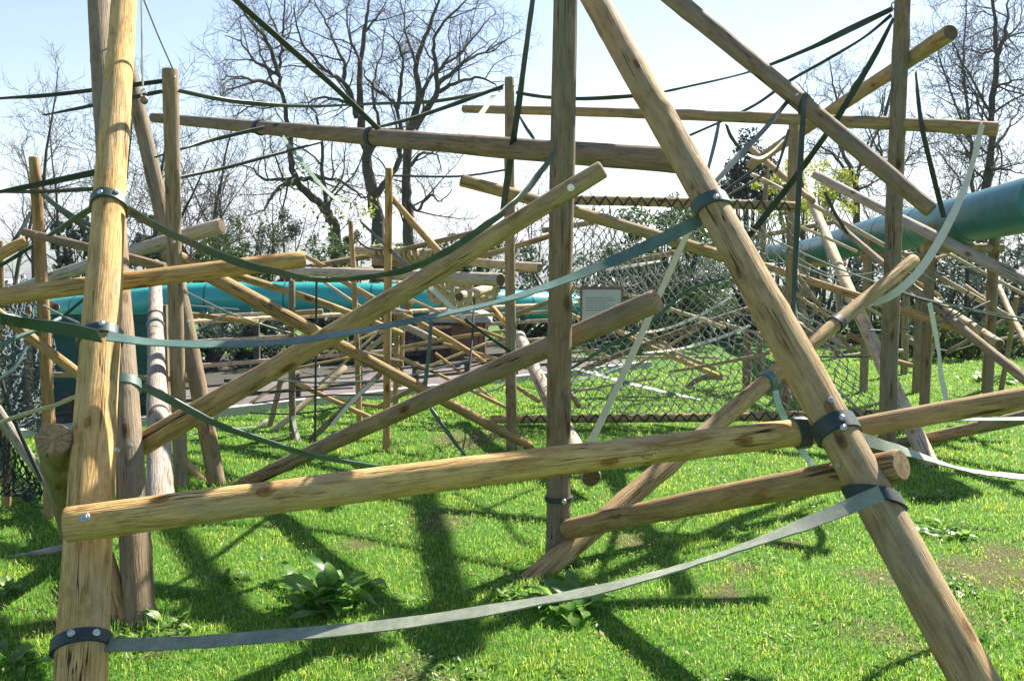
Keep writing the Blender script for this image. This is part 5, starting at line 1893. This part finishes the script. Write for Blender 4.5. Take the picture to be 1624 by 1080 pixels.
shrub('glossy laurel behind the slanting log', 1065, 385, 22, 3.0, 1.9, 6500, .055, LEAF_LAUREL, 51, 60, gap=.45)
shrub('glossy laurel seen through the diamond net', 1075, 475, 20.5, 2.4, 1.8, 5000, .055, LEAF_LAUREL, 52, 44, gap=.4)
shrub('yellow-green budding tree left of the tall right-hand post', 1278, 312, 30, 3.2, 2.4, 5500, .055, LEAF_YEL, 53, 70, gap=.55, name='budding_tree', cat='tree')
shrub('dark conifer on the skyline right of the slanting log', 1192, 258, 36, 2.4, 2.6, 7000, .075, LEAF_CON, 54, 90, cone=.75, name='conifer', cat='tree')
shrub('brown twiggy bush behind the coiled log', 730, 405, 22, 2.4, 1.0, 2500, .05, LEAF_MID, 55, 30, gap=.5)
shrub('laurel bush low behind the tall right-hand post', 1445, 515, 19.4, 2.4, 1.3, 4500, .055, LEAF_LAUREL, 56, 36, gap=.4)
shrub('low green bush on the far lawn right of the tall post', 1502, 540, 18.6, 1.4, .8, 2500, .05, LEAF_MID, 57, 24, gap=.3)
shrub('pale leaved bush at the far right behind the thin dark pole', 1596, 540, 18.8, 1.6, .9, 2500, .05, LEAF_LAUREL, 58, 24, gap=.4)
for i, (px, py, D, w, h, lab) in enumerate((
        (905, 470, 22.5, 2.6, 2.2, 'dark evergreen mass behind the notice'),
        (990, 510, 22.6, 2.8, 1.7, 'dark evergreen mass behind the left of the net'),
        (1130, 505, 22.8, 3.0, 1.9, 'dark evergreen mass behind the right of the net'),
        (1215, 490, 22.6, 2.6, 2.4, 'dark evergreen mass behind the slanting log'),
        (1300, 475, 22.4, 3.0, 2.6, 'dark evergreen mass left of the pale leaning log'),
        (1395, 470, 22.8, 2.8, 2.7, 'dark evergreen mass behind the tall right-hand post'),
        (1490, 465, 22.6, 3.0, 2.7, 'dark evergreen mass under the right end of the tunnel'),
        (1590, 465, 22.4, 3.0, 2.7, 'dark evergreen mass at the right edge'),
        (820, 500, 22.4, 2.6, 1.7, 'dark evergreen mass right of the brown shed'),
        (640, 520, 22.4, 2.8, 1.7, 'dark evergreen mass left of the brown shed'),
        (60, 520, 21.0, 3.0, 1.8, 'dark evergreen mass behind the left net'),
        (1700, 470, 22.5, 3.0, 2.8, 'dark evergreen mass just beyond the right edge'))):
    shrub(lab, px, py, D, w, h, 3000, .06, LEAF_DARK, 70 + i, 46, boxy=True, gap=.5)

# ------------------------------------------------------------------ tunnel tubes
def tunnel(label, pts, n, joints, mat):
    sm = [catmull(pts, n)][0]
    P = [at(q[0], q[1], q[3]) for q in sm]
    rad = [q[2] * q[3] / F / 2 for q in sm]
    e = empty('tunnel', P[0], label, 'tunnel', 'green plastic tunnels')
    m = MB(); m.tube(P, rad, 40); o = m.build('tube', mat, origin=P[0]); attach(o, e)
    cum = 0
    step = 1.5
    nxt = .8
    for i in range(1, len(P)):
        cum += (P[i] - P[i - 1]).length
        if cum >= nxt and joints:
            nxt += step
            m = MB()
            t = (P[i] - P[i - 1]).normalized()
            m.tube([P[i] - t * .012, P[i] + t * .012], [rad[i] * 1.012] * 2, 40)
            o = m.build('flange', TUBE_D, origin=P[i]); attach(o, e)
    return e, P, rad


e1, TP, TR_ = tunnel('long green plastic tunnel raised behind the left half of the climbing frame',
                     [(40, 502, 40, 20.5), (120, 492, 46, 19), (230, 482, 51, 18.2), (320, 475, 53, 18), (470, 474, 53, 18), (620, 476, 52, 18), (760, 481, 48, 18.6), (900, 486, 42, 20), (985, 492, 34, 23)], 10, True, TUBE)
e2, TP2, TR2 = tunnel('green plastic tunnel climbing towards the right edge',
                      [(1205, 404, 26, 24), (1280, 398, 36, 20), (1340, 385, 48, 16.5), (1420, 368, 62, 14), (1500, 354, 70, 12), (1570, 339, 79, 10.9), (1660, 318, 90, 9.9)], 10, True, TUBE_SHADE)
for P, rad, idxs in ((TP, TR_, (18, 40, 58)), (TP2, TR2, (14, 30, 44))):
    for i in idxs:
        p = P[i]
        r_ = rad[i]
        e = empty('trestle', Vector((p.x, p.y, gh(p.x, p.y))), 'timber trestle carrying the green tunnel, one of six alike', 'trestle', 'trestles under the tunnels')
        for s_ in (-1, 1):
            m = MB()
            m.tube([Vector((p.x + s_ * (r_ + .1), p.y, gh(p.x, p.y) - .1)), Vector((p.x + s_ * (r_ + .1), p.y, p.z - r_ * .2))], [.06, .06], 10)
            o = m.build('leg', W['brown']); attach(o, e)
        m = MB()
        m.tube([Vector((p.x - r_ - .2, p.y, p.z - r_ - .06)), Vector((p.x + r_ + .2, p.y, p.z - r_ - .06))], [.055, .055], 10)
        o = m.build('crossbar', W['tan']); attach(o, e)

# ------------------------------------------------------------------ green screen, fences, shed
def slab_wall(name, label, cat, p, q, z0, z1, th, mat, posts=0, pmat=None):
    e = empty(name, (p + q) / 2 * 1.0, label, cat)
    d = (q - p); d.z = 0
    Ln = d.length
    d.normalize()
    rot = Matrix.Rotation(math.atan2(d.y, d.x), 3, 'Z')
    m = MB()
    c = (p + q) / 2
    m.box((c.x, c.y, (z0 + z1) / 2), Ln, th, z1 - z0, rot)
    o = m.build('panel', mat); attach(o, e)
    for i in range(posts):
        k = p + d * (Ln * i / (posts - 1))
        m = MB()
        m.box((k.x, k.y, (z0 + z1) / 2 + .05), .09, .09, z1 - z0 + .1, rot)
        o = m.build('post', pmat); attach(o, e)
    return e


def tarp():
    m, nt, N, L, b = new_mat('green screen cloth')
    v = obj_vec(N, L, (1, 1, 6))
    n = noise_n(N, L, v, 3, 6, .65)
    r = ramp(N, [(.3, (.006, .05, .05)), (.7, (.016, .095, .09))])
    L.new(n, r.inputs[0])
    L.new(r.outputs[0], b.inputs['Base Color'])
    b.inputs['Roughness'].default_value = .7
    bp = N.new('ShaderNodeBump'); bp.inputs['Strength'].default_value = .6
    L.new(n, bp.inputs['Height']); L.new(bp.outputs[0], b.inputs['Normal'])
    return m


slab_wall('screen', 'dark green cloth screen standing behind the left posts', 'screen', at(-60, 600, 11.4), at(262, 600, 11.6), -.1, 1.28, .03, tarp(), 4, W['brown'])


def planks():
    m, nt, N, L, b = new_mat('brown shed boards')
    tc = N.new('ShaderNodeTexCoord')
    wv = nd(N, 'ShaderNodeTexWave')
    wv.bands_direction = 'X'
    wv.inputs['Scale'].default_value = 3.2
    wv.inputs['Distortion'].default_value = 0
    L.new(tc.outputs['Object'], wv.inputs['Vector'])
    r = ramp(N, [(0, (.035, .024, .018)), (.12, (.14, .085, .055)), (1, (.18, .11, .07))])
    L.new(wv.outputs['Fac'], r.inputs[0])
    mp = obj_vec(N, L, (8, 8, 1))
    n = noise_n(N, L, mp, 3, 5)
    q = ramp(N, [(.3, (.7, .7, .7)), (.7, (1.2, 1.15, 1.1))])
    L.new(n, q.inputs[0])
    L.new(mixc(N, L, r.outputs[0], q.outputs[0], 1, 'MULTIPLY'), b.inputs['Base Color'])
    b.inputs['Roughness'].default_value = .8
    return m


p = at(724, 600, 17.2)
e = empty('shed', Vector((p.x, p.y, 0)), 'small brown board shed with a rounded pale roof behind the middle logs', 'shed')
m = MB()
m.box((p.x, p.y + .5, .32), 1.0, .9, .95)
o = m.build('wall', planks()); attach(o, e)
m = MB()
vs, k = [], 14
for i in range(k + 1):
    a = math.pi * i / k
    for yy in (-.12, 1.15):
        vs.append(Vector((p.x - math.cos(a) * .62, p.y + yy, .78 + math.sin(a) * .22)))
m.add(vs, [(i * 2, i * 2 + 1, i * 2 + 3, i * 2 + 2) for i in range(k)], 0, True)
m.add([vs[i * 2] for i in range(k + 1)], [tuple(range(k, -1, -1))], 0, False)
m.add([vs[i * 2 + 1] for i in range(k + 1)], [tuple(range(k + 1))], 0, False)
m.add([vs[0], vs[1], vs[-1], vs[-2]], [(0, 1, 2, 3)], 0, False)
o = m.build('roof', plain('grey roofing', (.28, .3, .31), .7, var=.2)); attach(o, e)
m = MB()
m.box((p.x + .1, p.y + .035, .3), .4, .03, .85)
o = m.build('door', plain('shed door', (.13, .08, .05), .7)); attach(o, e)


def fence(name, label, p, q, n, heights, post_h, pr, rr, mat, rmat=None):
    e = empty(name, Vector((p.x, p.y, 0)), label, 'fence')
    for i in range(n):
        k = p.lerp(q, i / (n - 1))
        m = MB()
        m.box((k.x, k.y, post_h / 2), pr, pr, post_h)
        o = m.build('post', mat); attach(o, e)
    for h in heights:
        m = MB()
        a, b = Vector((p.x, p.y - pr / 2 - rr, h)), Vector((q.x, q.y - pr / 2 - rr, h))
        m.tube([a, a.lerp(b, .5), b], [rr] * 3, 8)
        o = m.build('rail', rmat or mat); attach(o, e)
    return e


DW = plain('dark stained wood', (.05, .05, .045), .75, var=.3)
fence('low_fence', 'low dark post and rail fence along the near side of the gravel path', PA - pd * 5 + pn * .3, PB + pd * 2 + pn * .3, 14, (.2, .36), .42, .09, .022, DW)
fence('rail_fence', 'pale railed fence along the far side of the gravel path', PA - pd * 5 + pn * 2.5, PB + pd * 4 + pn * 2.5, 9, (.35, .7, 1.0), 1.05, .09, .035, DW, W['pale'])

# wire fence along the far right of the lawn
e = empty('wire_fence', at(1420, 560, 20.6), 'tall dark wire mesh fence along the far right edge of the lawn', 'fence')
a, b = at(1230, 560, 20.8), at(1760, 560, 20.2)
a.z = b.z = 0
for i in range(8):
    k = a.lerp(b, i / 7)
    m = MB(); m.tube([Vector((k.x, k.y, -.1)), Vector((k.x, k.y, 1.75))], [.045, .045], 8)
    o = m.build('post', DW); attach(o, e)
m = MB()
nn = 70
for i in range(nn + 1):
    k = a.lerp(b, i / nn)
    m.tube([Vector((k.x, k.y, 0)), Vector((k.x, k.y, 1.65))], [.002, .002], 3, caps=False)
for j in range(16):
    z = .05 + j * .105
    m.tube([Vector((a.x, a.y, z)), Vector((b.x, b.y, z))], [.002, .002], 3, caps=False)
o = m.build('mesh', plain('grey wire', (.07, .075, .08), .6, 0)); attach(o, e)

# stone wall behind the path
def stones():
    m, nt, N, L, b = new_mat('rubble stone')
    tc = N.new('ShaderNodeTexCoord')
    vo = nd(N, 'ShaderNodeTexVoronoi')
    vo.inputs['Scale'].default_value = 6
    L.new(tc.outputs['Object'], vo.inputs['Vector'])
    sp = N.new('ShaderNodeSeparateColor')
    L.new(vo.outputs['Color'], sp.inputs[0])
    r = ramp(N, [(0, (.14, .14, .15)), (1, (.32, .32, .32))])
    L.new(sp.outputs[0], r.inputs[0])
    d = ramp(N, [(.0, (1, 1, 1)), (.1, (.9, .9, .9)), (.13, (.35, .35, .35))])
    vo2 = nd(N, 'ShaderNodeTexVoronoi', feature='DISTANCE_TO_EDGE')
    vo2.inputs['Scale'].default_value = 6
    L.new(tc.outputs['Object'], vo2.inputs['Vector'])
    d = ramp(N, [(.0, (.3, .3, .3)), (.06, (1, 1, 1))])
    L.new(vo2.outputs[0], d.inputs[0])
    L.new(mixc(N, L, r.outputs[0], d.outputs[0], 1, 'MULTIPLY'), b.inputs['Base Color'])
    b.inputs['Roughness'].default_value = .9
    return m


slab_wall('stone_wall', 'grey rubble stone wall left of the brown shed', 'wall', at(636, 600, 18.6), at(696, 600, 18.4), -.3, .75, .25, stones())

# ------------------------------------------------------------------ the far town in the valley
roofs = [plain('far grey roof', (.35, .36, .38), .8), plain('far slate roof', (.22, .22, .25), .8), plain('far red roof', (.34, .2, .16), .8)]
wallm = [plain('far white wall', (.72, .72, .70), .8, var=.05), plain('far cream wall', (.6, .56, .48), .8, var=.05)]
protos = []
for k in range(3):
    m = MB()
    m.box((0, 0, 4), 16, 11, 8)
    w_ = m.build('wall', wallm[k % 2])
    m = MB()
    m.add([Vector(v) for v in ((-8.6, -6.2, 8), (8.6, -6.2, 8), (8.6, 6.2, 8), (-8.6, 6.2, 8), (-8.6, 0, 11.5), (8.6, 0, 11.5))],
          [(0, 1, 5, 4), (2, 3, 4, 5), (0, 4, 3), (1, 2, 5), (3, 2, 1, 0)], 0, False)
    r_ = m.build('roof', roofs[k])
    protos.append((w_, r_))
rg = random.Random(77)
for i in range(34):
    px = rg.choice([rg.uniform(-40, 190), rg.uniform(-40, 190), rg.uniform(300, 1100)])
    D = rg.uniform(1150, 2300)
    e = empty('town_house', at(px, 440, D), 'tiny pale house of the far town seen in the valley between the trees', 'house', 'houses of the far town')
    x, y = e.location.x, D
    e.location = (x, y, gh(x, y) - 1)
    e.rotation_euler.z = rg.uniform(-.9, .9)
    s = rg.uniform(.9, 2.2)
    e.scale = (s * rg.uniform(.9, 2), s, s * rg.uniform(.7, 1.1))
    k = rg.randrange(3)
    for src, nm in zip(protos[k], ('wall', 'roof')):
        o = src.copy()
        C.objects.link(o)
        o.parent = e
for pr_ in protos:
    for o in pr_:
        bpy.data.objects.remove(o)

# ------------------------------------------------------------------ air
SUN_AZ, SUN_EL = R(41), R(42)
HAZE = True
if HAZE:
    m = MB()
    m.box((0, 4450, 90), 19000, 9100, 420)
    hz = bpy.data.materials.new('haze')
    hz.use_nodes = True
    N, L = hz.node_tree.nodes, hz.node_tree.links
    N.remove(N['Principled BSDF'])
    pv = N.new('ShaderNodeVolumePrincipled')
    pv.inputs['Color'].default_value = (.85, .9, 1, 1)
    pv.inputs['Density'].default_value = .00022
    pv.inputs['Anisotropy'].default_value = .3
    L.new(pv.outputs[0], [n_ for n_ in N if n_.type == 'OUTPUT_MATERIAL'][0].inputs['Volume'])
    o = m.build('haze', hz)
    tag(o, 'thin blue haze over the far valley and hills', 'haze', kind='stuff')

# ------------------------------------------------------------------ light
w = bpy.data.worlds.new('World')
bpy.context.scene.world = w
w.use_nodes = True
N, L = w.node_tree.nodes, w.node_tree.links
sky = N.new('ShaderNodeTexSky')
sky.sky_type = 'NISHITA'
sky.sun_disc = False
sky.sun_elevation = SUN_EL
sky.sun_rotation = SUN_AZ
sky.air_density = 1.0
sky.dust_density = .1
sky.ozone_density = 3.0
bg = N['Background']
bg.inputs['Strength'].default_value = .056
L.new(sky.outputs[0], bg.inputs['Color'])
sd = bpy.data.lights.new('sun', 'SUN')
sd.energy = 4.8
sd.angle = R(.53)
sd.color = (1, .93, .82)
so = bpy.data.objects.new('sun', sd)
C.objects.link(so)
dv = Vector((math.sin(SUN_AZ) * math.cos(SUN_EL), math.cos(SUN_AZ) * math.cos(SUN_EL), math.sin(SUN_EL)))
so.rotation_euler = dv.to_track_quat('Z', 'Y').to_euler()
so.location = dv * 30

sc = bpy.context.scene
sc.view_settings.view_transform = 'Standard'
sc.view_settings.look = 'None'
sc.view_settings.exposure = 1.6
sc.view_settings.gamma = 1
sc.cycles.max_bounces = 6
sc.cycles.diffuse_bounces = 3
sc.cycles.glossy_bounces = 2
sc.cycles.transmission_bounces = 2
sc.cycles.volume_bounces = 0
sc.cycles.use_denoising = True
